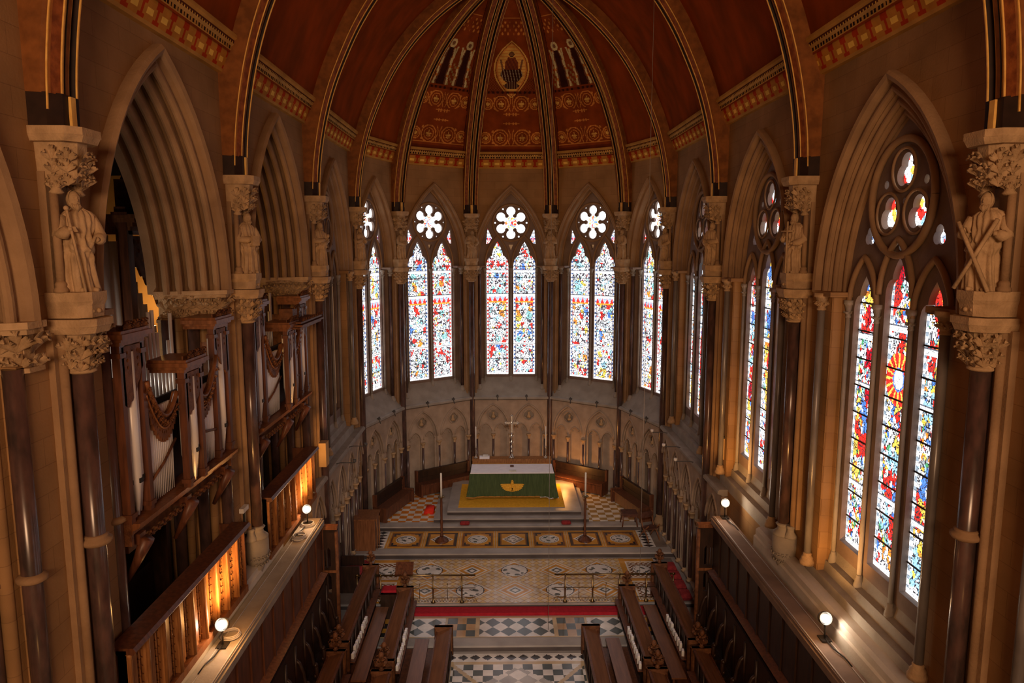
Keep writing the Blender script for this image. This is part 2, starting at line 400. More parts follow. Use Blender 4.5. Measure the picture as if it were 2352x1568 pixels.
# ------------------------------------------------------------------ stained glass
GC = dict(white=(.95, .93, .95), pale=(.80, .86, .92), red=(.78, .03, .02), ruby=(.45, .01, .02), blue=(.08, .20, .62), sky=(.32, .62, .85),
          gold=(.92, .55, .08), orange=(.90, .24, .03), green=(.08, .30, .12), teal=(.25, .55, .55), violet=(.22, .12, .35), dark=(.05, .04, .05), cream=(.95, .86, .68), grisaille=(.30, .32, .34))
def glass_image(hw, z0, z1, nu, nv, seed, mood, burst):
    """mosaic of small leaded pieces: borders, canopies, scenes with robed figures, white grounds"""
    rg = np.random.default_rng(seed); H = z1 - z0
    U, Z = np.meshgrid(-hw + 2 * hw * (np.arange(nu) + .5) / nu, z0 + H * (np.arange(nv) + .5) / nv)
    n = int(2 * hw * H / .0042)
    su, sz = rg.uniform(-hw, hw, n), rg.uniform(z0, z1, n)
    # slow colour fields decide which robe a piece belongs to
    m = max(4, int(H / .34)); fu, fz = rg.uniform(-hw * .8, hw * .8, m * 2), rg.uniform(z0, z1, m * 2)
    strong = ['red', 'red', 'blue', 'white', 'teal', 'orange', 'white', 'gold', 'white', 'red', 'sky'] if mood == 'light' else ['red', 'red', 'blue', 'orange', 'gold', 'white', 'sky', 'ruby', 'red', 'gold']
    fc = rg.integers(0, len(strong), m * 2)
    own = np.argmin((su[:, None] - fu) ** 2 * 1.6 + (sz[:, None] - fz) ** 2, axis=1); dist = np.sqrt(((su - fu[own]) ** 2 * 1.6 + (sz - fz[own]) ** 2))
    base = ['white'] * 12 + ['pale'] * 3 + ['grisaille'] * 3 + ['dark', 'dark', 'sky', 'gold', 'teal', 'red', 'cream'] if mood == 'light' else ['white'] * 9 + ['pale'] * 3 + ['grisaille'] * 1 + ['sky', 'gold', 'gold', 'teal', 'red', 'red', 'blue', 'blue', 'orange', 'green']
    cols = np.zeros((n, 3)); reach = .14 if mood == 'light' else .23
    for k in range(n):
        c = strong[fc[own[k]]] if dist[k] < reach and rg.random() < .8 else base[rg.integers(0, len(base))]
        cols[k] = np.array(GC[c]) * rg.uniform(.75, 1.1)
    idx = np.empty((nv, nu), int)
    for r_ in range(nv): idx[r_] = np.argmin((U[r_][:, None] - su) ** 2 + ((Z[r_][:, None] - sz) * .8) ** 2, axis=1)
    img = cols[idx]
    e = np.zeros((nv, nu), bool); e[:, 1:] |= idx[:, 1:] != idx[:, :-1]; e[1:] |= idx[1:] != idx[:-1]
    e &= rg.random((nv, nu)) < .42; img[e] = np.array((.035, .03, .035))
    ex = hw - np.abs(U); alt = (Z / .075).astype(int) % 2 == 0
    c1 = (np.array((.05, .10, .26)) if seed % 3 else np.array(GC['red'])) if mood == 'light' else np.array((.25, .30, .36))
    bm = (ex < .085) & (ex >= .03); img[bm & alt] = c1 * .9; img[bm & ~alt] = GC['white']; img[(ex < .03)] = GC['white']; img[(ex >= .085) & (ex < .10)] = (.12, .10, .12)
    for f in (.235, .60, .775):
        b = z0 + H * f; img[np.abs(Z - b) < .045] = GC['white']; img[(np.abs(Z - b - .045) < .012)] = (.1, .1, .12)
    if mood == 'light':
        b = z0 + H * .60; t = (b - .05 - Z) / .24; tri = np.abs(((U / hw) * 2.2) % 1 - .5) * 2; q = (t > 0) & (t < 1) & (ex > .09)
        img[q & (tri < t)] = GC['red']; img[q & (tri >= t)] = (.30, .36, .5); img[q & (t > .8)] = GC['orange']
    img[Z < z0 + .08] = GC['white']
    if burst:
        d = np.hypot(U, (Z - burst) / 1.15); ray = (np.arctan2(Z - burst, U) * 16 / (2 * math.pi)) % 1
        q = d < .36; img[q & (ray < .3)] = GC['gold']; img[q & (ray >= .3)] = GC['red']; img[d < .16] = GC['blue']; img[d < .13] = GC['white']
    return img
def glass_pane(parent, cu, hw, z0, z1, v, seed, mood, matname, cell=.022, burst=None, name='stained_glass_light'):
    nu = max(6, int(2 * hw / cell)); nv = max(6, int((z1 - z0) / cell))
    img = glass_image(hw, z0, z1, nu, nv, seed, mood, burst)
    return colgrid(name, nu, nv, lambda a, b: (cu - hw + 2 * hw * a, v, z0 + (z1 - z0) * b), lambda a, b: img[min(nv - 1, int(b * nv)), min(nu - 1, int(a * nu))], matname, parent)
def rose_pane(parent, cz, r, v, seed, mood, matname):
    rnd = random.Random(seed); ctr = [rnd.choice(['red', 'sky', 'gold', 'orange', 'blue', 'pale']) for _ in range(40)]
    n = int(2 * r / .03)
    def col(a, b):
        x = (a - .5) * 2 * r; z = (b - .5) * 2 * r; d = math.hypot(x, z)
        if mood == 'light':
            if d < .24 and rnd.random() < .75: return GC[ctr[int(abs(math.atan2(z, x)) * 6 + d * 22) % 40]]
            return GC['white'] if rnd.random() < .93 else GC['pale']
        q = int((math.atan2(z, x) + 4) * 2.6) + int(d * 9) * 3
        return GC[['white', 'red', 'white', 'pale', 'sky', 'white', 'red', 'gold'][q % 8]]
    return colgrid('stained_glass_rose', n, n, lambda a, b: ((a - .5) * 2 * r, v, cz + (b - .5) * 2 * r), col, matname, parent)

def tube_ring(mb, cu, cz, r, v, t, mi=0, n=36):
    pts = [(cu + r * math.cos(2 * math.pi * k / n), v, cz + r * math.sin(2 * math.pi * k / n)) for k in range(n + 1)]
    mb.tube(pts, t, 8, mi, False)
def tube_arch(mb, cu, a, h, zs, v, t, mi=0, z0=None, n=10):
    pts = arch_pts(a, h, zs, n, 0, cu)
    if z0 is not None: pts = [(cu + a, z0)] + pts + [(cu - a, z0)]
    mb.tube([(x, v, z) for x, z in pts], t, 8, mi, True)

# ------------------------------------------------------------------ windows
SIDE = dict(a=1.98, h=3.14, zs=ZI)
APS = dict(a=1.42, h=3.02, zs=ZI)
def side_window(n, mw, seed, glass=True):
    W = empty('window_%d' % n, mw, kind='structure')
    mb = MB()
    prof = [(.13, .26), (.13, .14), (.09, .10), (.03, .12), (.0, .17), (-.01, .24)] + roll(-.09, .26, .06, -40, -190) + [(-.17, .27), (-.19, .33)] \
        + roll(-.25, .35, .05, -60, -200) + [(-.31, .36), (-.33, .44)] + roll(-.39, .46, .045, -60, -200) + [(-.45, .50), (-.45, .62)]
    arch_sweep(mb, prof, z0=ZI, mi=0, **SIDE)
    mb.build('arch_moulding', ['stone'], W)
    mb = MB()
    jp = [(-.42, .24), (-.44, .27), (-.45, .40), (-.52, .42), (-.53, .50)]
    for s in (1, -1):
        for k in range(len(jp) - 1):
            (o1, v1), (o2, v2) = jp[k], jp[k + 1]; a = SIDE['a']
            mb.add([(s * (a + o1), v1, 3.6), (s * (a + o2), v2, 3.6), (s * (a + o2), v2, ZI), (s * (a + o1), v1, ZI)], [(0, 1, 2, 3) if s < 0 else (3, 2, 1, 0)])
        mb.box(min(s * 1.38, s * 2.06), max(s * 1.38, s * 2.06), .12, .5, ZI - .05, ZI + .03)
    mb.build('jamb', ['ashlar'], W)
    # tracery
    holes = [light_outline(0, .345, 4.45, 8.78, 9.36)] + [light_outline(s * .96, .345, 4.45, 8.48, 9.04) for s in (-1, 1)]
    holes += [foil(0, 10.60, .115, .15, 3), foil(-.38, 9.98, .115, .15, 3), foil(.38, 9.98, .115, .15, 3)]
    holes += [circ(0, 9.52, .07, 10), circ(-.53, 10.44, .065, 10), circ(.53, 10.44, .065, 10), circ(0, 10.17, .05, 8)]
    holes += [foil(s * .93, 9.66, .06, .09, 3) for s in (-1, 1)]
    out = door_outline(z0=4.2, off=-.41, **SIDE)
    plate('tracery', out, holes, .50, .60, 'stone_mauve', W)  # darker stone puts the shade of the unlit inner side into the colour
    mb = MB()
    tube_ring(mb, 0, 10.22, .84, .45, .055)
    for (x, z) in ((0, 10.62), (-.38, 10.0), (.38, 10.0)): tube_ring(mb, x, z, .31, .46, .022, n=24)
    for cu_, zz in ((-.96, 8.5), (0, 8.78), (.96, 8.5)): tube_arch(mb, cu_, .46, .85, zz, .455, .045)
    mb.build('tracery_moulding', ['stone'], W)
    for u in (-.48, .48, -1.42, 1.42): column_parts(W, u, .46, .038, 3.98, 8.62, 'mullion_shaft', 'stone_grey', 'stone_grey', 6, 10)
    for u in (-1.78, 1.78): column_parts(W, u, .16, .062, 3.80, ZI, 'jamb_shaft', 'marble_grey', 'carved_stone')
    if glass:
        for k, cu_ in enumerate((-.96, 0, .96)):
            glass_pane(W, cu_, .37, 4.44, 9.1 if cu_ else 9.4, .605, seed + k, 'rich', 'glass_side', burst=7.52 if (k == 1 and seed == 210) else None)
            mb = MB()
            for z in np.arange(4.9, 8.9, .46): mb.box(cu_ - .35, cu_ + .35, .585, .60, z, z + .025)
            mb.build('glazing_bar', ['iron'], W)
        rose_pane(W, 10.22, .82, .605, seed, 'rich', 'glass_side')
        for s in (-1, 1): glass_pane(W, s * .93, .2, 9.5, 9.85, .605, seed + 30 + s, 'light', 'glass_side', name='stained_glass_eyelet')
    else:
        mb = MB(); mb.box(-1.5, 1.5, .72, .8, 3.6, 11.5); mb.build('blind_back', ['ashlar'], W)
    mb = MB()
    mb.extr([(.22, 3.50), (.24, 3.78), (.36, 3.80), (.38, 3.98), (.47, 4.02), (.58, 4.42), (.74, 4.46), (.74, 3.50)], -1.98, 1.98)
    mb.build('sill', ['stone_grey'], W)
    return W
def apse_window(n, mw, seed):
    W = empty('window_%d' % n, mw, kind='structure')
    mb = MB()
    prof = [(.12, .26), (.12, .16), (.08, .12), (.03, .15), (.01, .25)] + roll(-.04, .30, .045, -60, -200, 4) + [(-.08, .33), (-.09, .44)] + roll(-.11, .48, .03, -60, -200, 4) + [(-.13, .52), (-.13, .62)]
    arch_sweep(mb, prof, z0=ZI, mi=0, **APS); mb.build('arch_moulding', ['stone'], W)
    mb = MB()
    for s in (1, -1):
        jp = [(1.42, .26), (1.38, .25), (1.36, .40), (1.22, .42), (1.20, .52), (1.05, .54), (1.05, .62)]
        for k in range(len(jp) - 1):
            (x1, v1), (x2, v2) = jp[k], jp[k + 1]
            mb.add([(s * x1, v1, 3.6), (s * x2, v2, 3.6), (s * x2, v2, ZI), (s * x1, v1, ZI)], [(0, 1, 2, 3) if s < 0 else (3, 2, 1, 0)])
        mb.box(min(s * 1.0, s * 1.5), max(s * 1.0, s * 1.5), .18, .60, ZI - .05, ZI + .02)
    mb.build('jamb', ['stone_mauve'], W)
    def cus(k, n=9):
        pts = []
        A = math.pi / 2 + k * math.pi / 3
        for i in range(n + 1):
            t = R(-122) + R(244) * i / n; x = .455 + .178 * math.cos(t); y = .178 * math.sin(t)
            pts.append((x * math.cos(A) - y * math.sin(A), x * math.sin(A) + y * math.cos(A)))
        for r_, d in ((.315, 15), (.25, 21), (.25, 39), (.315, 45)):
            pts.append((r_ * math.cos(A + R(d)), r_ * math.sin(A + R(d))))
        return pts
    rose = [(x, z + 10.42) for k in range(6) for x, z in cus(k)]
    holes = [rose, light_outline(-.54, .435, 4.33, 8.72, 9.68), light_outline(.54, .435, 4.33, 8.72, 9.68)]
    for s in (-1, 1): holes.append([(s * .93, 10.20), (s * .985, 9.60), (s * .88, 9.62), (s * .76, 9.82)])
    holes.append([(-.085, 9.56), (.085, 9.56), (0, 9.34)])
    for k in range(6): A = R(60 * k); holes.append(circ(.625 * math.cos(A), 10.42 + .625 * math.sin(A), .036, 6, A))
    plate('tracery', door_outline(z0=4.2, off=-.10, **APS), holes, .56, .68, 'stone_mauve', W)
    mb = MB(); tube_ring(mb, 0, 10.42, .715, .545, .04)
    for s in (-.54, .54): tube_arch(mb, s, .50, 1.2, 8.72, .545, .035)
    mb.build('tracery_moulding', ['stone'], W)
    for u in (0, -1.04, 1.04): column_parts(W, u, .52, .04, 4.05, 8.65, 'mullion_shaft', 'stone_grey', 'stone_grey', 6, 10)
    for u in (-1.26, 1.26): column_parts(W, u, .33, .055, 3.75, ZI, 'jamb_shaft', 'marble', 'stone_grey', 7, 10)
    for k, u in enumerate((-.54, .54)): glass_pane(W, u, .45, 4.31, 9.72, .64, seed + k, 'light', 'glass_apse', .028)
    rose_pane(W, 10.42, .70, .64, seed, 'light', 'glass_apse')
    for s in (-1, 1): glass_pane(W, s * .88, .14, 9.55, 10.25, .64, seed + 40, 'light', 'glass_apse', .04, name='stained_glass_eyelet')
    mb = MB()
    for z in (4.95, 5.58, 6.2, 6.9, 7.6, 8.25, 8.7):
        for u in (-.54, .54): mb.box(u - .44, u + .44, .625, .635, z, z + .02)
    mb.build('glazing_bar', ['iron'], W)
    mb = MB(); mb.extr([(.04, 3.50), (.10, 3.56), (.60, 4.28), (.72, 4.34), (.72, 3.50)], -1.62, 1.62); mb.build('sill', ['stone_grey'], W)
    return W
wn = 1
for k in range(5): apse_window(wn, FA[k][0], 101 + 11 * k); wn += 1
for k in (0, 1, 2, 3): side_window(wn, FR[k][0], 200 + 10 * k); wn += 1
side_window(wn, FL[3][0], 300, glass=False)

# ------------------------------------------------------------------ walls
def side_wall(parent, mw, L, z0=3.4, a=SIDE, arch=True, name='ashlar_wall', v1=.45, h=None, zb=3.7, nar=False):
    out = [(-L / 2, z0), (L / 2, z0), (L / 2, 12.75), (-L / 2, 12.75)]
    aa = dict(a)
    if h: aa['h'] = h
    holes = [[(aa['a'] - .43, zb), (aa['a'] - .43, ZI)] + arch_pts(aa['a'], aa['h'], ZI, 14, -.005) + [(-aa['a'] + .43, ZI), (-aa['a'] + .43, zb)]] if arch and nar else ([door_outline(z0=zb, off=-.005, **aa)] if arch else [])
    return plate(name, out, holes, VW, v1, 'ashlar', parent, mw)
for k in range(4): side_wall(wall_right, *FR[k], nar=True)
side_wall(wall_right, *FR[-1], arch=False); side_wall(wall_left, *FL[-1], arch=False)
side_wall(wall_left, *FL[3], nar=True)
for k in (0, 1, 2): side_wall(wall_left, *FL[k], h=3.45, z0=3.0, zb=3.2)
for k in range(5): side_wall(wall_apse, FA[k][0], 3.26, a=APS)
# lower walls under the sills and behind the stalls
for par, F in ((wall_right, FR), (wall_left, FL)):
    for k in range(-1, 4):
        mb = MB(); L = F[k][1]
        lo = 3.3 if par is wall_right or k == 3 else 3.0
        mb.box(-L / 2, L / 2, .22 if k < 3 else .32, .45, -.8, lo + .2)
        mb.build('lower_wall', ['ashlar'], par, F[k][0])
for k in range(5):
    mb = MB(); mb.box(-1.65, 1.65, .32, .45, -.3, 3.5); mb.build('lower_wall', ['stone_dado'], wall_apse, FA[k][0])
# pale stone ledge that carries the floodlights
for par, F in ((wall_right, FR), (wall_left, FL)):
    for k in (-1, 0, 1, 2):
        mb = MB(); L = F[k][1]
        u0, u1 = -L / 2, L / 2
        if k == 2:
            if par is wall_right: u0 = L / 2 - .35 if False else 1.3
            else: u1 = -1.3
        if par is wall_right:
            mb.extr([(-.02, 3.0), (-.02, 3.42), (.02, 3.44), (.02, 3.56), (.08, 3.60), (.24, 3.62), (.24, 3.0)], u0, u1)
        else:
            mb.extr([(.0, 2.8), (.0, 3.36), (.04, 3.38), (.04, 3.46), (.24, 3.50), (.24, 2.8)], u0, u1)
        mb.build('ledge', ['stone_pale'], par, F[k][0])

# ------------------------------------------------------------------ dado arcade
def bust(mb, T, mi=0):
    prof = [(.001, -.13), (.09, -.12), (.085, -.04), (.035, .0), (.05, .03), (.055, .07), (.04, .11), (.001, .125)]
    mb.lathe(prof, (0, 0, 0), 10, mi, True, 1, .8, T)
def arcade(parent, mw, cus, a=.63, zs=2.16, zt=3.20, half=1.6, base=0.0):
    h = zt - zs; zc = 1.96
    outer = [(-half, base), (half, base), (half, 3.36), (-half, 3.36)]
    plate('blind_arcade', outer, [door_outline(a, h, zs, base + .05, 8, 0, c) for c in cus], .06, .14, 'stone_dado', parent, mw)
    holes = []
    for c in cus:
        for s in (-1, 1):
            holes.append(door_outline(.245, .34, zc + .08, base + .05, 5, 0, c + s * .305))
        holes.append(foil(c, 2.74, .085, .115, 4, 6))
    plate('blind_arcade', outer, holes, .14, .22, 'stone_dado', parent, mw)
    mb = MB()
    for c in cus:
        tube_arch(mb, c, a + .01, h, zs, .06, .034, 0, None, 8); tube_arch(mb, c, a - .07, h - .07, zs, .11, .022, 0, None, 8)
        tube_ring(mb, c, 2.74, .225, .13, .02, 0, 16)
        for s in (-1, 1):
            tube_arch(mb, c + s * .305, .25, .33, zc + .1, .135, .02, 0, None, 5)
            for q in (-1, 1): mb.ball((c + s * .305 + q * .12, .17, zc + .24), .03, 0, 6)
        bust(mb, Matrix.Translation((c, .20, 2.74)), 1)
    mb.build('arcade_moulding', ['stone_dado', 'carved_stone'], parent, mw)
    edge = sorted(set([round(c + s * (a + .04), 3) for c in cus for s in (-1, 1)]))
    merged = []
    for e in edge:
        if merged and e - merged[-1] < .2: merged[-1] = (merged[-1] + e) / 2
        else: merged.append(e)
    mb = MB()
    for u, r in [(c, .045) for c in cus] + [(e, .055) for e in merged]:
        mb.lathe([(r, base), (r, zc - .2)], (u, .09, 0), 10, 0)
        mb.lathe([(r * 1.9, 0), (r * 1.9, .04), (r * 1.3, .08), (r * 1.4, .1), (r, .12)], (u, .09, base), 10, 1)
        mb.lathe([(r * 1.05, 0), (r * 1.3, .015), (r, .03), (r * 1.2, .08), (r * 1.9, .15), (r * 2.1, .155), (r * 2.1, .2)], (u, .09, zc - .2), 10, 1)
    mb.build('arcade_shaft', ['marble', 'carved_stone'], parent, mw)
def rail(parent, mw, u0, u1, name='string_course'):
    mb = MB(); mb.extr([(.24, 3.34), (.10, 3.36), (.04, 3.40), (-.03, 3.42), (-.03, 3.49), (.02, 3.53), (.24, 3.53)], u0, u1)
    mb.build(name, ['stone_grey'], parent, mw)
for k in range(5):
    arcade(wall_apse, FA[k][0], (-.72, .72)); rail(wall_apse, FA[k][0], -1.6, 1.6)
for par, F, rng in ((wall_right, FR, (3, 2)), (wall_left, FL, (3, 2))):
    for k in rng:
        cus = [-2.02, -.68, .68, 2.02] if k == 3 else ([1.97] if par is wall_left else [-1.97])
        half = 2.64
        if k == 3: arcade(par, F[k][0], cus, half=2.66, base=-.15); rail(par, F[k][0], -2.66, 2.66)
        else:
            M2 = F[k][0] @ Matrix.Translation((cus[0], 0, 0)); arcade(par, M2, (0,), half=.69, base=-.15); rail(par, M2, -.69, .69)

# ------------------------------------------------------------------ organ arches on the left
def organ_arch(k, mw, jamb=True):
    A = dict(a=1.98, h=3.45, zs=ZI)
    mb = MB(); prof = [(.13, .26), (.13, .13), (.08, .08), (.02, .11), (-.01, .16), (-.02, .24)]
    o, v = -.06, .24
    for q in range(5):
        prof += roll(o - .05, v + .03, .06, -40, -250, 6) + [(o + .03, v + .10), (o + .05, v + .13), (o - .0, v + .16)]
        o -= .10; v += .17
    prof += [(o, v), (o, v + .15)]
    arch_sweep(mb, prof, z0=ZI, mi=0, **A)
    mb.build('arch_moulding', ['stone'], wall_left, mw)
    # clustered jambs and foliated imposts
    rnd = random.Random(k); sh = []
    mb = MB()
    for s in (1, -1):
        o, v = 0.0, .24
        for q in range(5):
            x0, x1 = sorted((s * (1.98 + o), s * (1.98 + o - .14)))
            mb.box(min(x0, x1), s * 2.4 if s > 0 else max(x0, x1), v, v + .2, 3.2, ZI - .4) if s > 0 else mb.box(-2.4, -(1.98 + o - .14), v, v + .2, 3.2, ZI - .4)
            if q % 2: mb.lathe([(.07, 3.2), (.07, ZI - .4)], (s * (1.98 + o - .16), v + .06, 0), 12, 0)
            else: sh.append((s * (1.98 + o - .13), v + .04))
            o -= .10; v += .17
        # reveal behind
    mb.build('jamb', ['ashlar'], wall_left, mw)
    for (u_, v_) in sh:
        mb = MB(); mb.lathe([(.10, 3.2), (.10, ZI - .42)], (u_, v_, 0), 16, 0); mb.lathe([(.10, -.05), (.15, -.02), (.15, .02), (.10, .05)], (u_, v_, 6.1), 16, 1); mb.build('jamb_shaft', ['marble', 'stone'], wall_left, mw)
    mb = MB()
    for s in (1, -1):
        pr = [(1.99, .13), (1.36, 1.10)]
        for zz0, zz1, g in ((ZI - .02, ZI + .05, .07), (ZI - .08, ZI - .02, .03), (ZI - .47, ZI - .42, .015)):
            pts = [(s * (1.98 + .18), .16 - g), (s * (1.92 - g), .16 - g), (s * (1.42 - g), 1.12), (s * 1.9, 1.3), (s * 2.3, 1.3)]
            pts = pts if s < 0 else pts[::-1]
            n = len(pts); vs = [(x, y, zz0) for x, y in pts] + [(x, y, zz1) for x, y in pts]
            mb.add(vs, [tuple(range(n))[::-1], tuple(range(n, 2 * n))] + [(i, (i + 1) % n, n + (i + 1) % n, n + i) for i in range(n)])
        pts = [(s * 2.16, .24), (s * 1.99, .24), (s * 1.55, 1.12), (s * 1.9, 1.3), (s * 2.3, 1.3)]; pts = pts if s < 0 else pts[::-1]
        n = len(pts); vs = [(x, y, ZI - .44) for x, y in pts] + [(x, y, ZI - .04) for x, y in pts]
        mb.add(vs, [(i, (i + 1) % n, n + (i + 1) % n, n + i) for i in range(n)])
        nd = Vector((-s * .9, -.44)).normalized()
        for zz, nn, sz in ((ZI - .46, 8, .22), (ZI - .27, 7, .25)):
            leaf_row(mb, (s * 1.97, .22), (s * 1.53, 1.1), nd, zz, nn, sz, 0, .02, rnd)
            leaf_row(mb, (s * 2.14, .19), (s * 1.95, .19), (0, -1), zz, 1, sz, 0, .02, rnd)
    mb.build('foliated_impost', ['carved_stone'], wall_left, mw)
for k in (0, 1, 2): organ_arch(k, FL[k][0])
# chamber behind the arches
ch = empty('wall_chamber', kind='structure')
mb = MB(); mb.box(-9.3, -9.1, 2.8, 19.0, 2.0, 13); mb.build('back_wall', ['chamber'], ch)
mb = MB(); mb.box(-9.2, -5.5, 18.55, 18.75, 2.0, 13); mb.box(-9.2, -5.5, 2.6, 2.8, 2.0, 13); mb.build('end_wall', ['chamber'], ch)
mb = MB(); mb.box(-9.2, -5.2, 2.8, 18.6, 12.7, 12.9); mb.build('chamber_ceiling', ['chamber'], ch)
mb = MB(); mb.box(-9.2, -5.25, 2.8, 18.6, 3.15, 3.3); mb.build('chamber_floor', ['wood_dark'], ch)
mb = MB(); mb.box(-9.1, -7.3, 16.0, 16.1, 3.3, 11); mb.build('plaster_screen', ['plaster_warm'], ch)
for y in (8.095, 13.42):
    mb = MB(); mb.box(-6.35, -5.45, y - .55, y + .55, 3.2, 12.6); mb.build('pier_core', ['ashlar'], wall_left)

# ------------------------------------------------------------------ vault profile
RIBK = [(4.98, 10.75), (4.94, 11.4), (4.85, 12.05), (4.70, 12.75), (4.48, 13.45), (4.18, 14.15), (3.85, 14.8), (3.45, 15.42), (3.0, 15.98), (2.48, 16.5), (1.95, 16.93), (1.4, 17.3), (.75, 17.65), (0, 17.95)]
def catmull(P, n):
    P = [np.array(p, float) for p in P]; P = [2 * P[0] - P[1]] + P + [2 * P[-1] - P[-2]]; out = []
    for i in range(1, len(P) - 2):
        for k in range(n):
            t = k / n; p0, p1, p2, p3 = P[i - 1:i + 3]
            out.append(.5 * ((2 * p1) + (-p0 + p2) * t + (2 * p0 - 5 * p1 + 4 * p2 - p3) * t * t + (-p0 + 3 * p1 - 3 * p2 + p3) * t ** 3))
    out.append(P[-2]); return out
RP = catmull(RIBK, 4)
RN = []
for i in range(len(RP)):
    t = RP[min(i + 1, len(RP) - 1)] - RP[max(i - 1, 0)]; t = t / np.linalg.norm(t); RN.append(np.array((t[1], -t[0])))
PAN = []
for p, n in zip(RP, RN):
    q = p + n * .36
    if q[1] > 12.85: PAN.append(q)
PAN[-1][0] = 0
PAN.insert(0, np.array((PAN[0][0] + .02, 12.80)))
PL = np.cumsum([0] + [float(np.linalg.norm(PAN[i + 1] - PAN[i])) for i in range(len(PAN) - 1)])
def pan_at(t):
    s = t * PL[-1]; i = max(0, min(len(PAN) - 2, int(np.searchsorted(PL, s)) - 1)); f = (s - PL[i]) / (PL[i + 1] - PL[i])
    return PAN[i] * (1 - f) + PAN[i + 1] * f
ceiling = empty('ceiling', kind='structure')
def panel_between(P0, P1, name, painter=None):
    """P0,P1: functions (r,z)->xyz at either rib"""
    if painter is None:
        mb = MB(); ts = np.linspace(0, 1, 41); 
        for k in range(40):
            a, b = pan_at(ts[k]), pan_at(ts[k + 1])
            mb.add([P0(*a), P1(*a), P1(*b), P0(*b)], [(0, 1, 2, 3)], 0, False)
        o = mb.build(name, ['vault_red'], ceiling)
        return o
    def pos(u, t):
        q = pan_at(t * .80); A, B = P0(*q), P1(*q); return tuple(A[i] * (1 - u) + B[i] * u for i in range(3))
    colgrid(name, 110, 210, pos, painter, 'painted', ceiling)
    mb = MB(); ts = np.linspace(.80, 1, 9)
    for k in range(8):
        a, b = pan_at(ts[k]), pan_at(ts[k + 1]); mb.add([P0(*a), P1(*a), P1(*b), P0(*b)], [(0, 1, 2, 3)])
    mb.build(name, ['vault_red'], ceiling)
VR, VR2, VG, VGL, VD, VB = (.24, .050, .010), (.16, .032, .008), (.62, .25, .055), (.70, .42, .10), (.045, .013, .007), (.24, .065, .018)
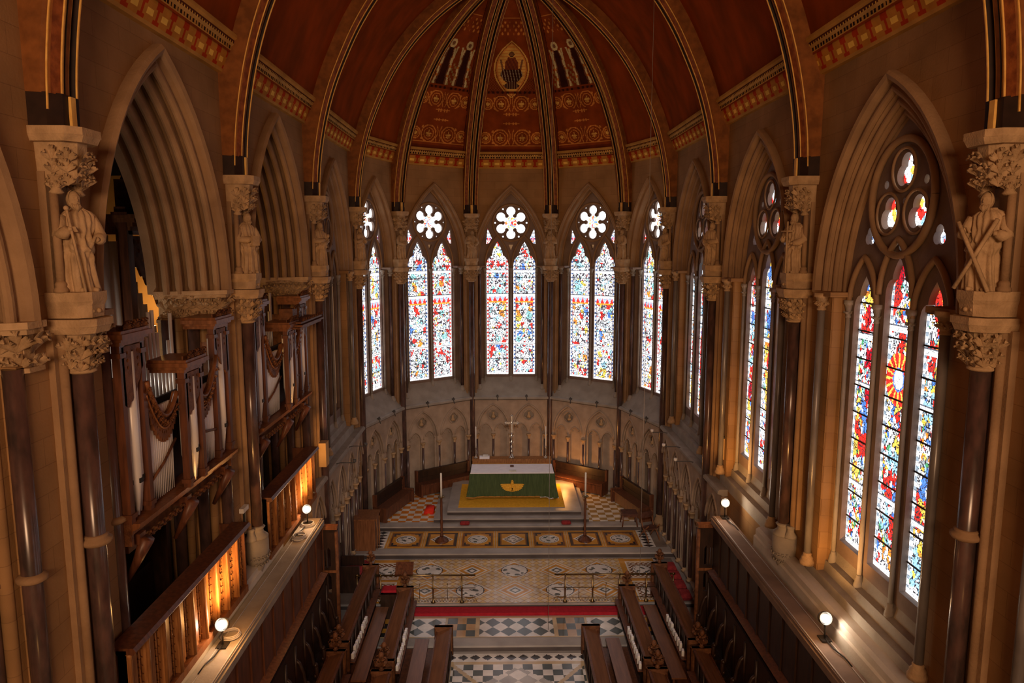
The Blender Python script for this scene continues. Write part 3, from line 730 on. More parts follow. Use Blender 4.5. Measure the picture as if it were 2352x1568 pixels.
def vault_painter(kind):
    """red ground, gilt scroll friezes, figures in niches or a seated figure in a mandorla; m = metres above the cornice"""
    L = float(PL[-1]) * .80
    def scroll(x, y, h):                     # x in metres from the middle, y 0..h
        X = abs(x)
        for cx, r in ((.42, .30), (.98, .20)):
            d = math.hypot(X - cx, y - h * .42)
            if abs(d - r) < .022 or abs(d - r * .66) < .014: return VG
            if d < r * .42 and (abs(X - cx) < .022 or abs(y - h * .42) < .02 or abs(abs(X - cx) - .06) < .02 and y < h * .42 + .05): return VGL
        if abs(X - .06 - .03 * math.sin(y * 14)) < .016 and y < h * .9: return VG
        if math.hypot(X - .70, y - h * .78) < .045 or math.hypot(X - 1.18, y - h * .8) < .045 or math.hypot(X - .7, y - h * .12) < .04: return VG
        return None
    def f(u, t):
        q = pan_at(t * .80); half = q[0] * math.tan(R(18)) * .951
        x = (u - .5) * 2 * half; m = t * L; ex = half - abs(x)
        if ex < .34: return VR2 if ex > .30 else VR
        if ex < .36: return VD
        if m < .42: return VR2
        if abs(m - FB[0]) < .02: return VG
        for (b0, h) in ((FB[0], FB[1]), (FB[2], FB[3])):
            if b0 < m < b0 + h and ex > .38:
                c = scroll(x * (1.0 if b0 < 1.2 else 1.12), m - b0 - .03, h)
                if c: return c
        for mc in (FB[4], FB[5]):
            if abs(m - mc) < .07 and abs(x) < .30:
                if abs(m - mc) < .016 or (int(abs(x) / .05) % 2 and abs(m - mc) < .05 and abs(x) < .2): return VG
        m0 = FB[6]
        if abs(m - m0) < .05 and ex > .38: return VD if int(abs(x) / .09) % 2 else VR2
        if kind == 'mandorla':
            hh = 2.15; cy = 3.38; y = (m - cy) / (hh / 2)
            if abs(y) < 1:
                wv = .64 * (1 - abs(y) ** 2.1)
                d = wv - abs(x)
                if d > 0:
                    if d < .055: return VGL
                    if d < .09: return VB
                    if d < .14: return VG
                    # seated figure: haloed head, shoulders, arms spread, wide lap
                    fy = y
                    hd = math.hypot(x, (fy - .52) * 1.1)
                    if hd < .075: return (.20, .09, .04)
                    if hd < .135: return VD if hd < .10 else VGL
                    bd = .12 + .12 * min(1, max(0, (.42 - fy) / .2))
                    if -.02 < fy < .42 and abs(x) < bd: return (.15, .035, .018) if (int((x + 9) / .045) + int((fy + 9) / .08)) % 3 else VB
                    if math.hypot(x / .40, (fy + .18) / .26) < 1: return VD if math.sin(x * 60 + fy * 14) < .6 else (.30, .24, .16)
                    if -.68 < fy < -.3 and abs(x) < .24 + .06 * math.sin(fy * 30): return VD if math.sin(x * 70) < .5 else (.22, .13, .07)
                    if abs(abs(x) - .30 - .2 * (fy + .1)) < .035 and -.1 < fy < .35: return (.20, .09, .04)
                    return VGL if (int((m + 9) / .04) % 3) else VG
                if abs(x) < .95 and -1 < y < -.30 and d > -.5:
                    return VB if (int((x + 9) / .05) + int(m / .05)) % 2 else VR2
        else:
            y = (m - FB[6] - .1) / (FB[7] - FB[6] - .05)
            if 0 < y < 1:
                for cx in (-.38, .40):
                    X = x - cx * (1.05 - .25 * y)
                    body = (.215 - .13 * y + .015 * math.sin(y * 23)) if y < .76 else 0
                    head = math.hypot(X, (y - .86) * 1.3)
                    if head < .06: return (.20, .10, .05)
                    if head < .13: return (.66, .56, .28)
                    if .45 < y < .80 and abs(abs(X) - .20 - .10 * (y - .45)) < .03: return (.58, .50, .25)
                    if body and abs(X) < body: return VD if abs(X) < body * .7 else (.16, .06, .03)
                    if body and abs(X) < body + .075: return (.64, .55, .28) if (int((m + 9) / .07)) % 5 else VG
                if y < .45 and ex > .4 and (int((x + 9) / .07) + int(m / .09)) % 3 == 0: return (.30, .20, .07)
        if m > FB[7] + .30 and ex > .3:
            mm = m - FB[7] - .30
            if mm < .55 and .06 < abs(x) < .5 and math.sin(x * 34) * math.sin(mm * 21) > .42: return VG
            if abs(mm - .7) < .018 and abs(x) < .3: return VG
        b = VR if ex > .36 else VR2
        return b
    return f
FB = (.52, .64, 1.82, .56, 1.36, 1.70, 2.52, 4.35)
def ring_pt(v):
    vx, vy = v[0], v[1] - CEN[1]; L0 = math.hypot(vx, vy)
    return lambda r, z: (CEN[0] + vx / L0 * r, CEN[1] + vy / L0 * r, z)
def strt(y, s): return lambda r, z: (s * r, y, z)
ys = [-2.55] + YP
for i in range(len(ys) - 1):
    for s in (1, -1):
        a, b = (strt(ys[i], s), strt(ys[i + 1], s)) if s < 0 else (strt(ys[i + 1], s), strt(ys[i], s))
        panel_between(a, b, 'vault_panel')
for k in range(5):
    a, b = ring_pt(APX[k + 1]), ring_pt(APX[k])
    panel_between(a, b, 'painted_vault_panel' if 0 < k < 4 else 'vault_panel', {1: vault_painter('right'), 2: vault_painter('mandorla'), 3: vault_painter('left')}.get(k))

# ------------------------------------------------------------------ cornice
CP = [(.26, 12.47), (.17, 12.48), (.16, 12.53), (.13, 12.60), (.09, 12.70), (.05, 12.78), (.05, 12.82), (.0, 12.84), (-.01, 12.90), (-.05, 12.93), (-.06, 12.99), (-.11, 13.02), (-.12, 13.08), (.3, 13.09)]
def cornice(mw, L, n):
    l = [0]
    for i in range(len(CP) - 1): l.append(l[-1] + math.dist(CP[i], CP[i + 1]))
    tot = .86
    def pos(a, b):
        s = b * tot; i = max(0, min(len(CP) - 2, int(np.searchsorted(l, s)) - 1)); f = (s - l[i]) / (l[i + 1] - l[i])
        return ((a - .5) * L, CP[i][0] * (1 - f) + CP[i + 1][0] * f, CP[i][1] * (1 - f) + CP[i + 1][1] * f)
    tan, red, gold, blk, drk = (.50, .27, .07), (.42, .045, .010), (.90, .58, .12), (.03, .015, .01), (.10, .03, .012)
    def col(a, b):
        u = a * L; z = pos(a, b)[2]; v = pos(a, b)[1]
        if z < 12.52: return tan
        if z < 12.81:
            p = (u / .42) % 1; y = (z - 12.52) / .29
            if .0 < p < .18: return red
            if (p < .30 or p > .88) and (y > .72 or y < .25): return red
            if .40 < p < .78 and .32 < y < .62: return gold
            return (.50, .22, .04)
        if z < 12.83: return gold
        if z < 12.91: return blk if (u / .105) % 1 < .5 and z > 12.855 else tan
        if z < 12.935: return (.5, .3, .1)
        if z < 13.0: return gold if (u / .09) % 1 < .35 and .3 < ((z - 12.935) / .06) < .8 else drk
        return tan
    o = colgrid('trim_%d' % n, max(20, int(L / .03)), 30, pos, col, 'cornice_paint', None, mw); o['kind'] = 'structure'
    return o
tn = 1
for F in (FL, FR):
    for k in range(-1, 4): cornice(F[k][0], F[k][1], tn); tn += 1
for k in range(5): cornice(FA[k][0], 3.26, tn); tn += 1

# ------------------------------------------------------------------ vault ribs
RSEC = [(-.275, .50), (-.275, .13), (-.255, .10), (-.25, .04), (-.135, .0), (-.125, .06), (-.10, .11), (-.055, .12), (-.045, .05), (-.03, .015), (.03, .015), (.045, .05), (.055, .12), (.10, .11), (.125, .06), (.135, .0), (.25, .04), (.255, .10), (.275, .13), (.275, .50)]
RMI = [0, 0, 0, 1, 2, 2, 2, 2, 2, 0, 2, 2, 2, 2, 2, 1, 0, 0, 0]
def rib_mesh(profile, frame, name, parent, sec, mis, mats, i0=0, closed=False):
    mb = MB(); n = len(sec); rows = []
    for (p, nn) in profile:
        rows.append([frame(p[0] + nn[0] * d, wv, p[1] + nn[1] * d) for wv, d in sec])
    for j in range(len(rows) - 1):
        for k in range(n if closed else n - 1):
            mb.add([rows[j][k], rows[j][(k + 1) % n], rows[j + 1][(k + 1) % n], rows[j + 1][k]], [(0, 1, 2, 3)], mis[k] if mis else 0)
    return mb.build(name, mats, parent)
def vault_rib(frames, mw, label, group):
    """frames: list of one or two half profiles as local frame functions (r,w,z)->xyz"""
    r = empty('vault_rib', mw, label, 'rib', group)
    for fr in frames:
        prof = [(p, n) for p, n in zip(RP, RN)]
        body = prof[2:]
        rb = rib_mesh(body, fr, 'rib_body', r, RSEC, RMI, ['rib_brown', 'rib_red', 'rib_dark'])
        # plain foot block
        rf = rib_mesh([(np.array((4.955, 10.72)), np.array((1, 0))), (np.array((4.945, 11.09)), np.array((1, 0)))], fr, 'rib_foot', r,
                 [(-.27, .5), (-.27, .10), (-.15, .0), (.15, .0), (.27, .10), (.27, .5)], None, ['rib_dark'])
        b2 = prof[1:]
        for wv, d in ((-.262, .07), (-.135, -.008), (-.048, .035), (.048, .035), (.135, -.008), (.262, .07)):
            g = .0085
            rib_mesh(b2 if abs(wv) != .048 else b2, fr, 'gilt_fillet', rb, [(wv - g, d + g), (wv - g, d - g), (wv + g, d - g), (wv + g, d + g)], None, ['gilding'], closed=True)
        rib_mesh([(np.array((4.93, z)), np.array((1, 0))) for z in (10.76, 10.80, 10.98, 11.08)], fr, 'fillet_stop', rf, [(-.045, .02), (-.045, -.01), (.045, -.01), (.045, .02)], None, ['gilding'], closed=True)
    return r
for i, y in enumerate(YP):
    if i == 0: continue
    fr = [lambda rr, wv, z, s=s: (s * rr, wv * s * -1, z) for s in (1, -1)]
    vault_rib(fr, T3(0, y, 0), ['gilt-edged vault rib nearest the loft crossing just behind the frame top', 'vault rib rising at the two picture edges beside the leaning-cross statue', 'second vault rib from the front crossing above the first organ arch pier',
              'third vault rib from the front springing beyond the second organ arch', 'last full transverse vault rib where the apse begins'][i], 'transverse ribs of the painted vault')
for i in (1, 2, 3, 4):
    v = APX[i]; ang = math.atan2(v[1] - CEN[1], v[0] - CEN[0])
    fr = [lambda rr, wv, z: (rr, wv, z)]
    vault_rib(fr, T3(CEN[0], CEN[1], 0, ang), {1: 'radiating apse rib right of the right-hand painted figures', 2: 'radiating apse rib just right of the golden seated figure', 3: 'radiating apse rib just left of the golden seated figure', 4: 'radiating apse rib left of the left-hand painted figures'}[i], 'radiating ribs of the apse vault')

# ------------------------------------------------------------------ wall columns with capitals
def half_oct(wd, v0, v1, ch=.12): return [(-wd, v1), (-wd, v0 + ch), (-wd + ch, v0), (wd - ch, v0), (wd, v0 + ch), (wd, v1)]
def slab(mb, pl, z0, z1, mi=0, g1=0.0):
    n = len(pl); c = (0, sum(p[1] for p in pl) / n)
    up = [(x * (1 + g1 / .28), v - (g1 if v < .1 else 0), z1) for x, v in pl]
    vs = [(x, v, z0) for x, v in pl] + up
    mb.add(vs, [tuple(range(n))[::-1], tuple(range(n, 2 * n))] + [(i, (i + 1) % n, n + (i + 1) % n, n + i) for i in range(n)], mi)
def column_set(kind, mw, label, group, name='clustered_column', seed=1):
    c = empty(name, mw, label, 'column', group); rnd = random.Random(seed)
    mb = MB()                                      # upper capital under the rib
    slab(mb, half_oct(.30, -.25, .3), 10.67, 10.75); slab(mb, half_oct(.27, -.22, .3), 10.60, 10.67, 0, .03)
    slab(mb, half_oct(.18, -.10, .3, .1), 10.18, 10.60, 0, .04)
    for q, (zz, sz) in enumerate(((10.17, .14), (10.28, .15), (10.39, .18))):
        for (p0, p1, o, n) in (((-.22 - .02 * q, .12), (-.15, -.10 - .01 * q), (-.8, -.6), 2), ((-.15, -.11 - .01 * q), (.15, -.11 - .01 * q), (0, -1), 3 - q), ((.15, -.10 - .01 * q), (.22 + .02 * q, .12), (.8, -.6), 2)):
            leaf_row(mb, p0, p1, o, zz, n, sz, 0, .02, rnd)
    for s in (-1, 1): mb.lathe([(.05, 0), (.075, .02), (.05, .05), (.075, .2)], (s * .20, .06, 10.06), 10); leaf_ring(mb, (s * .2, .06), .05, 10.12, 6, .09)
    mb.build('rib_capital', ['carved_stone'], c)
    mb = MB()
    for s in (-1, 1):
        mb.lathe([(.042, 9.15), (.042, 10.08)], (s * .22, .08, 0), 12)
        mb.lathe([(.075, 9.03), (.075, 9.06), (.055, 9.09), (.06, 9.12), (.042, 9.15)], (s * .22, .08, 0), 12)
    mb.box(-.2, .2, .17, .3, 9.03, 10.3)
    mb.build('niche_shafts', ['stone'], c)
    mb = MB()
    slab(mb, half_oct(.25, -.2, .3, .1), 8.93, 9.03); slab(mb, half_oct(.23, -.18, .3, .1), 8.88, 8.93, 0, .02); slab(mb, half_oct(.22, -.17, .3, .1), 8.75, 8.88, 0, .01)
    for k in range(7):
        a = R(-170 + 160 * k / 6); mb.ball((.19 * math.cos(a), .02 + .20 * math.sin(a), 8.82), .028, 0, 6)
    mb.build('statue_pedestal', ['carved_stone'], c)
    mb = MB()
    slab(mb, half_oct(.29, -.24, .3), 8.66, 8.74); slab(mb, half_oct(.26, -.2, .3), 8.58, 8.66, 0, .03); slab(mb, half_oct(.13, -.05, .3, .08), 8.16, 8.58, 0, .05)
    for q, (zz, sz) in enumerate(((8.17, .15), (8.28, .18), (8.39, .20))):
        for (p0, p1, o, n) in (((-.17 - .02 * q, .14), (-.13, -.06 - .015 * q), (-.8, -.6), 2), ((-.13, -.07 - .015 * q), (.13, -.07 - .015 * q), (0, -1), 2), ((.13, -.06 - .015 * q), (.17 + .02 * q, .14), (.8, -.6), 2)):
            leaf_row(mb, p0, p1, o, zz, n, sz, 0, .02, rnd)
    mb.lathe([(.11, 0), (.15, .02), (.15, .04), (.11, .06)], (0, .06, 8.12), 16)
    mb.build('foliated_capital', ['carved_stone'], c)
    zb = {'near': 3.27, 'corbel': 4.20, 'full': .35}[kind]
    mb = MB(); mb.lathe([(.108, zb), (.108, 8.13)], (0, .06, 0), 20); mb.build('shaft', ['marble'], c)
    mb = MB()
    for s in (-1, 1): mb.lathe([(.05, zb), (.05, 8.6)], (s * .185, .15, 0), 12)
    mb.box(-.30, .30, .17, .32, zb, 8.6)
    mb.build('flanking_shafts', ['stone'], c)
    if kind == 'near':
        mb = MB(); mb.lathe([(.108, -.07), (.15, -.05), (.175, -.02), (.175, .01), (.13, .035), (.14, .055), (.108, .07)], (0, .06, 6.18), 20); mb.build('shaft_ring', ['stone'], c)
    elif kind == 'corbel':
        mb = MB()
        for u in (0, -.17, .17):
            k = 1 if u == 0 else .6
            mb.lathe([(.108 * k, .0), (.15 * k, -.03), (.11 * k, -.07), (.12 * k, -.13), (.2 * k, -.2), (.2 * k, -.24)], (u, .06 + abs(u) * .4, 4.24), 16)
        mb.lathe([(.001, 3.02), (.03, 3.06), (.05, 3.16), (.10, 3.30), (.12, 3.36), (.16, 3.46), (.22, 3.62), (.24, 3.76), (.24, 4.0), (.20, 4.0)], (0, .10, 0), 18)
        leaf_ring(mb, (0, .1), .17, 3.56, 9, .15, arc=(180, 360)); leaf_ring(mb, (0, .1), .15, 3.44, 8, .13, arc=(190, 350))
        mb.build('foliated_corbel', ['stone_grey'], c)
    else:
        mb = MB(); mb.lathe([(.2, 0), (.2, .12), (.16, .18), (.17, .22), (.125, .27), (.135, .31), (.108, .36)], (0, .06, 0), 18); mb.box(-.28, .28, .0, .3, -.2, .03)
        mb.build('shaft_base', ['stone'], c)
    return c
def vframe(x, y, ang): return T3(x, y, 0, ang)          # local +y points outward
POS = {}
for i, y in enumerate(YP):
    POS[('L', i)] = (-5, y, R(90)); POS[('R', i)] = (5, y, R(-90))
for i in range(1, 5):
    v = APX[i]; POS[('A', i)] = (v[0], v[1], math.atan2(v[1] - CEN[1], v[0] - CEN[0]) - R(90))
side_n = {'L': 'organ side', 'R': 'window side'}
ords = ['behind the frame edge nearest the loft', 'nearest in view', 'second in view', 'third in view', 'last before the apse']
for s in 'LR':
    for i in range(1, 5):
        x, y, a = POS[(s, i)]
        column_set('near' if i < 2 else ('corbel' if i == 2 else 'full'), vframe(x, y, a), 'marble wall column with leafy capitals on the %s, %s' % (side_n[s], ords[i]), 'wall columns along the chapel sides', seed=i * 3 + (s == 'L'))
for i in range(1, 5):
    x, y, a = POS[('A', i)]
    column_set('full', vframe(x, y, a), {1: 'dark apse column between the right-hand slanted windows', 2: 'dark apse column just right of the centre window', 3: 'dark apse column just left of the centre window', 4: 'dark apse column between the left-hand slanted windows'}[i], 'marble columns of the apse', seed=40 + i)

# ------------------------------------------------------------------ statues
def statue(mw, label, kind, seed, group='stone statues under the ribs'):
    S = empty('statue', mw, label, 'statue', group); rnd = random.Random(seed); H = 1.0
    N, K = 110, 60; vs = []; ph = rnd.uniform(0, 6); lean = rnd.choice((-1, 1)) * .02
    prof = [(0, .175, .135), (.10, .165, .125), (.3, .150, .115), (.48, .145, .110), (.58, .150, .105), (.68, .165, .105), (.76, .165, .098), (.80, .12, .085), (.825, .055, .055), (.84, .048, .05)]
    zs = [p[0] for p in prof]
    for j in range(K + 1):
        z = .84 * j / K; rx = np.interp(z, zs, [p[1] for p in prof]); ry = np.interp(z, zs, [p[2] for p in prof])
        fold = max(0, 1 - z / .70)
        for k in range(N):
            t = 2 * math.pi * k / N; fr = -math.sin(t)            # 1 at the front (-y)
            d = .020 * fold * math.sin(9 * t + ph + 3.0 * z) + .010 * fold * math.sin(17 * t + 2 * ph) + .007 * (z > .5) * math.sin(15 * t + 9 * z)
            hang = max(0, 1 - abs(((t + .6 * seed) % (2 * math.pi)) - math.pi) / .9); d += .026 * hang * (z < .66) * (1 + .5 * math.sin(26 * t))
            # mantle: a diagonal swag of cloth across hips and arm
            sw = math.sin((z - .42 - .22 * math.cos(t + seed)) * 38) * .010 * math.exp(-((z - .46) / .16) ** 2) * (fr > -.4) * 1.6
            d += sw + (.018 if .40 < z < .44 + .05 * math.cos(t + seed) else 0)
            vs.append(((rx + d) * math.cos(t) + lean * math.sin(z * 6), (ry + d) * math.sin(t), z))
    fs = [(j * N + k, j * N + (k + 1) % N, (j + 1) * N + (k + 1) % N, (j + 1) * N + k) for j in range(K) for k in range(N)]
    fs.append(tuple(range(N))[::-1]); fs.append(tuple(K * N + k for k in range(N)))
    mb = MB(); mb.add(vs, fs, 0, True)
    # head with brow, nose, beard
    hc = Vector((lean, -.02, .915)); n = 40; hv = []
    for j in range(n + 1):
        p = math.pi * j / n
        for k in range(n):
            t = 2 * math.pi * k / n; x = math.sin(p) * math.cos(t); y = math.sin(p) * math.sin(t); z = math.cos(p)
            r = 1.0; f = max(0, -y)
            r += .34 * f * math.exp(-((x / .13) ** 2)) * math.exp(-(((z + .10) / .20) ** 2)) + .06 * f * math.exp(-((z - .30) / .10) ** 2)       # nose
            r -= .20 * f * math.exp(-((abs(x) - .36) / .17) ** 2) * math.exp(-((z - .10) / .12) ** 2)  # eye sockets
            r -= .10 * f * math.exp(-(x / .3) ** 2) * math.exp(-((z + .42) / .05) ** 2)
            hx, hy, hz = .056 * r * x, .062 * r * y, .082 * r * z
            if kind != 'veil' and z < -.35 and y < .2: hz -= .045 * (-.35 - z) * 1.3; hy -= .01
            hv.append((hc.x + hx, hc.y + hy, hc.z + hz))
    mb.add(hv, [(j * n + k, j * n + (k + 1) % n, (j + 1) * n + (k + 1) % n, (j + 1) * n + k) for j in range(n) for k in range(n)], 0, True)
    # arms under sleeves, tapering to hands with fingers
    grip = {'cross': [(-.05, -.19, .60), (.06, -.20, .50)], 'saltire': [(-.13, -.16, .62), (.13, -.16, .58)], 'staff': [(-.14, -.17, .62), (.09, -.17, .52)],
            'book': [(.07, -.18, .58), (-.06, -.18, .48)], 'sword': [(.02, -.19, .50), (-.06, -.17, .56)], 'veil': [(-.03, -.17, .63), (.04, -.17, .62)], 'cup': [(.06, -.18, .60), (-.07, -.16, .50)]}[kind]
    for s, g in zip((-1, 1), grip):
        sh = Vector((s * .15, .0, .745)); el = Vector((s * .205, -.045, .56)); wr = Vector(g) - Vector((s * -.03, -.015, -.0))
        mid = (el + wr) / 2 + Vector((0, 0, -.015))
        mb.tube([sh, (sh + el) / 2, el, mid, wr], [.052, .058, .060, .062, .040], 10)
        mb.tube([wr, Vector(g)], [.024, .026], 8)
        for q in range(5):
            o = Vector((-s * .005 * q, 0, .018 - .010 * q)); a = Vector(g) + o
            mb.tube([a, a + Vector((-s * .018, -.022, 0)), a + Vector((-s * .036, -.010, -.002))], [.0075, .0075, .006], 6)
    # feet
    for s in (-1, 1): mb.tube([(s * .06, -.08, .02), (s * .075, -.17, .018)], [.03, .02], 8)
    mb.build('robed_figure', ['carved_stone'], S)
    hb = MB()                                       # hair / hood shell
    hv = []
    for j in range(13):
        p = math.pi * .76 * j / 12
        for k in range(24):
            t = math.pi * (-.12 + 1.24 * k / 23); rr = 1.09 + .06 * math.sin(11 * t + seed + 3 * p) * math.sin(p)
            hv.append((hc.x + .058 * rr * math.sin(p) * math.cos(t), hc.y + .066 * rr * math.sin(p) * math.sin(t) + .004, hc.z + .084 * rr * math.cos(p)))
    hb.add(hv, [(j * 24 + k, j * 24 + k + 1, (j + 1) * 24 + k + 1, (j + 1) * 24 + k) for j in range(12) for k in range(23)], 0, True)
    if kind != 'veil':
        for q in (-2, -1, 0, 1, 2): hb.tube([(hc.x + q * .016, -.072 + abs(q) * .008, .872), (hc.x + q * .014, -.088 + abs(q) * .006, .84), (hc.x + q * .007, -.080, .79 + abs(q) * .012)], [.013, .014, .004], 7)
    if kind == 'veil': hb.tube([(hc.x - .06, .03, .93), (hc.x - .085, .02, .84), (-.14, .0, .74)], [.02, .03, .03], 8); hb.tube([(hc.x + .06, .03, .93), (hc.x + .085, .02, .84), (.14, .0, .74)], [.02, .03, .03], 8)
    hb.build('hood' if kind == 'veil' else 'hair', ['carved_stone'], S)
    ab = MB()
    def bar(p, q, wd=.018): ab.tube([p, q], wd, 6)
    if kind == 'cross': bar((0, -.215, .0), (0, -.215, .86), .017); bar((-.115, -.215, .70), (.115, -.215, .70), .017); nm = 'long_cross'
    elif kind == 'saltire': bar((-.19, -.19, .02), (.17, -.18, .72), .022); bar((.15, -.21, .0), (-.20, -.18, .70), .022); nm = 'leaning_cross'
    elif kind == 'staff': bar((-.07, -.20, .0), (-.17, -.16, .80), .014); ab.ball((-.175, -.16, .82), .025, 0, 8); nm = 'staff'
    elif kind == 'book': ab.box(-.07, .07, -.235, -.195, .46, .62); nm = 'book'
    elif kind == 'sword': bar((0, -.20, .03), (0, -.20, .56), .012); bar((-.06, -.20, .50), (.06, -.20, .50), .012); nm = 'sword'
    elif kind == 'cup': ab.lathe([(.03, 0), (.01, .02), (.01, .06), (.035, .08), (.04, .14)], (.06, -.22, .58), 10); nm = 'cup'
    else: ab.tube([(-.04, -.21, .66), (0, -.225, .68), (.04, -.21, .66)], .018, 6); nm = 'clasped_veil_end'
    ab.build(nm, ['carved_stone'], S)
    return S
def st_at(key, kind, label, seed):
    x, y, a = POS[key]
    T = vframe(x, y, a) @ Matrix.Translation((0, -.01, 9.03)) @ Matrix.Rotation(R({'L': -32, 'R': 32}.get(key[0], 0)), 4, 'Z') @ Matrix.Scale(1.08, 4)
    statue(T, label, kind, seed)
st_at(('L', 1), 'staff', 'bearded stone statue holding a staff, nearest on the organ side', 3)
st_at(('L', 2), 'book', 'stone statue with a book between the two organ arches', 5)
st_at(('L', 3), 'cup', 'stone statue beyond the second organ arch, hands raised', 8)
st_at(('L', 4), 'veil', 'veiled stone statue on the organ side where the apse begins', 12)
st_at(('R', 1), 'saltire', 'stone statue with a leaning diagonal cross at the right picture edge', 4)
st_at(('R', 2), 'cross', 'stone statue with a long upright cross between the two big right windows', 6)
st_at(('R', 3), 'sword', 'stone statue beyond the narrow right window, third on the window side', 9)
st_at(('R', 4), 'book', 'stone statue on the window side where the apse begins', 14)
st_at(('A', 1), 'staff', 'small stone statue right of the right slanted apse window', 21)
st_at(('A', 2), 'veil', 'small stone statue just right of the centre window', 22)
st_at(('A', 3), 'cross', 'small stone statue just left of the centre window', 23)
st_at(('A', 4), 'sword', 'small stone statue left of the left slanted apse window', 24)

# ------------------------------------------------------------------ floors and steps
GO, BU, WH, BK, GR, BR, RD, GY = (.66, .30, .04), (.64, .46, .26), (.82, .77, .70), (.035, .032, .033), (.10, .115, .105), (.22, .085, .03), (.33, .05, .03), (.33, .30, .27)
floor = empty('floor', kind='structure')
def beast(x, y, r, s):        # pale medallion with a dark engraved creature
    d = math.hypot(x, y)
    if d > r: return None
    if d > r * .93: return BK
    if d > r * .84: return WH
    q = math.sin(x / r * 6.5 + s + 1.5 * math.sin(y / r * 5)) + math.sin(y / r * 7.5 + s * 1.7 + 1.2 * math.sin(x / r * 6)) + .6 * math.sin((x + y) / r * 11 + s * .6)
    return GR if q > .85 else WH
def band_tiles(x, y):         # the seven framed panels
    y -= 22.54; x0 = x
    if abs(x) > 4.62: return (.24, .19, .16)
    if abs(x) > 4.2:
        u = (abs(x) - 4.41) / .19; v = ((y / .235) % 1 - .5) * 2
        return BK if abs(u) + abs(v) < .95 else WH
    k = round(x / 1.19); x -= k * 1.19; yy = y - .70; m = max(abs(x) / .50, abs(yy) / .56)
    if abs(k) > 3 or m > 1: return GO if abs(abs(x) - .56) > .018 else BU
    if k % 2 == 0:
        if m > .86: return BK
        s = abs(x) / .38 + abs(yy) / .42
        if s < 1:
            b = beast(x, yy, .2, k); return b or (WH if s > .84 else (BK if s > .72 else WH))
        return GO if m < .80 else BR
    if m > .88: return BR if abs(abs(x) - .25) > .1 or True else GO
    b = beast(x, yy, .30, k * 3)
    if b: return b
    if m > .74 and (abs(x) > .24 and abs(yy) > .26): return BK
    if math.hypot(x, yy) < .34: return WH
    return GO if math.hypot(x, yy) < .44 or (int((x + 9) / .12) + int((yy + 9) / .12)) % 2 else (.45, .17, .04)
def big_tiles(x, y):
    if abs(x) > 4.6: return (.22, .18, .155)
    if abs(x) > 4.4: return BK if abs((abs(x) - 4.5) / .1) + abs(((y / .3) % 1 - .5) * 2) < .9 else WH
    if abs(x) > 3.42:
        X = abs(x) - 3.92; Y = (y - 21.25); Y = Y - 1.35 * round(Y / 1.35)
        m = max(abs(X) / .46, abs(Y) / .6)
        if m > .97: return GO
        if m > .80: return BU if m < .88 else WH
        if math.hypot(X, Y) < .30: return beast(X, Y, .30, 4 + round(y)) or WH
        return BR if math.sin(X * 40) * math.sin(Y * 36) > -.1 else WH
    if abs(abs(x) - 3.36) < .06: return GO
    X = x / 1.3; Y = (y - 21.24) / 1.3; i, j = round(X), round(Y); dx, dy = (X - i) * 1.3, (Y - j) * 1.3; s = abs(dx) + abs(dy)
    if s < .62:
        if (i + j) % 2 == 0:
            b = beast(dx, dy, .41, i * 2 + j * 5)
            if b: return b
            return WH if s > .56 else GO
        if s < .26: return GR if .10 < s < .17 else WH
        return GO if s < .42 else (WH if s < .48 else (.72, .38, .08) if s < .57 else WH)
    if s < .66: return BU
    a, c = (x + y) / .23, (x - y) / .23
    return (.36, .17, .06) if (a % 1 < .10 or c % 1 < .10) else (.74, .50, .20) if (int(a // 1) + int(c // 1)) % 2 else (.74, .60, .42)
def strip_tiles(x, y):
    X = abs(x); Y = y - 17.67
    if Y < .05 or Y > .98: return BU
    if X < .98:
        u, v = (x / .42) % 1 - .5, ((Y - .05) / .46) % 1 - .5
        return GR if abs(u) + abs(v) < .5 else WH
    if X < 1.9:
        if X < 1.08 or X > 1.83: return BU
        return (GR if (int((X - 1.08) / .25) + int((Y - .05) / .31)) % 2 == 0 else (.50, .30, .14))
    if X < 2.85:
        u, v = ((X - 1.95) / .45) % 1 - .5, ((Y - .05) / .46) % 1 - .5
        return GR if abs(u) + abs(v) < .45 else WH
    return (GO if (int(X / .24) + int(Y / .24)) % 2 else BK) if X < 4 else BR
def choir_tiles(x, y):
    if y > 16.85:
        u, v = (x / .30) % 1 - .5, (y - 17.02) / .26
        return BK if abs(u) + abs(v) < .46 else WH
    if y > 16.72: return BU
    X, Y = abs(x), 16.72 - y
    if X > 1.62: return BU
    d = abs((X - 1.62) + (Y * .8) % 2.6)
    if d < .07: return BU
    Y2 = Y % 3.0
    if abs(X / 1.1) + abs((Y2 - 1.0) / .9) < 1:
        u, v = (x / .46) % 1 - .5, (Y / .46) % 1 - .5
        return (.45, .42, .38) if abs(u) + abs(v) < .5 else WH
    return WH if (int((x + 9) / .24) + int(Y / .24)) % 2 else GR
def tile_floor(name, x0, x1, y0, y1, z, f, cell=.022):
    colgrid(name, int((x1 - x0) / cell), int((y1 - y0) / cell), lambda a, b: (x0 + (x1 - x0) * a, y0 + (y1 - y0) * b, z), lambda a, b: f(x0 + (x1 - x0) * a, y0 + (y1 - y0) * b), 'tiles', floor)
def step(name, x0, x1, y0, y1, z0, z1, m=('step_grey', 'step_dark')):
    """stone step with dark riser and pale nosing"""
    mb = MB(); mb.box(x0, x1, y0 + .03, y1, z0, z1 - .05, 1); mb.box(x0, x1, y0, y1, z1 - .05, z1 - .002, 0)
    mb.build(name, list(m), floor)
step('altar_step', -2.75, 2.65, 24.3, 28.6, -.02, .15)
step('footpace', -2.30, 2.42, 24.62, 28.0, .13, .30)
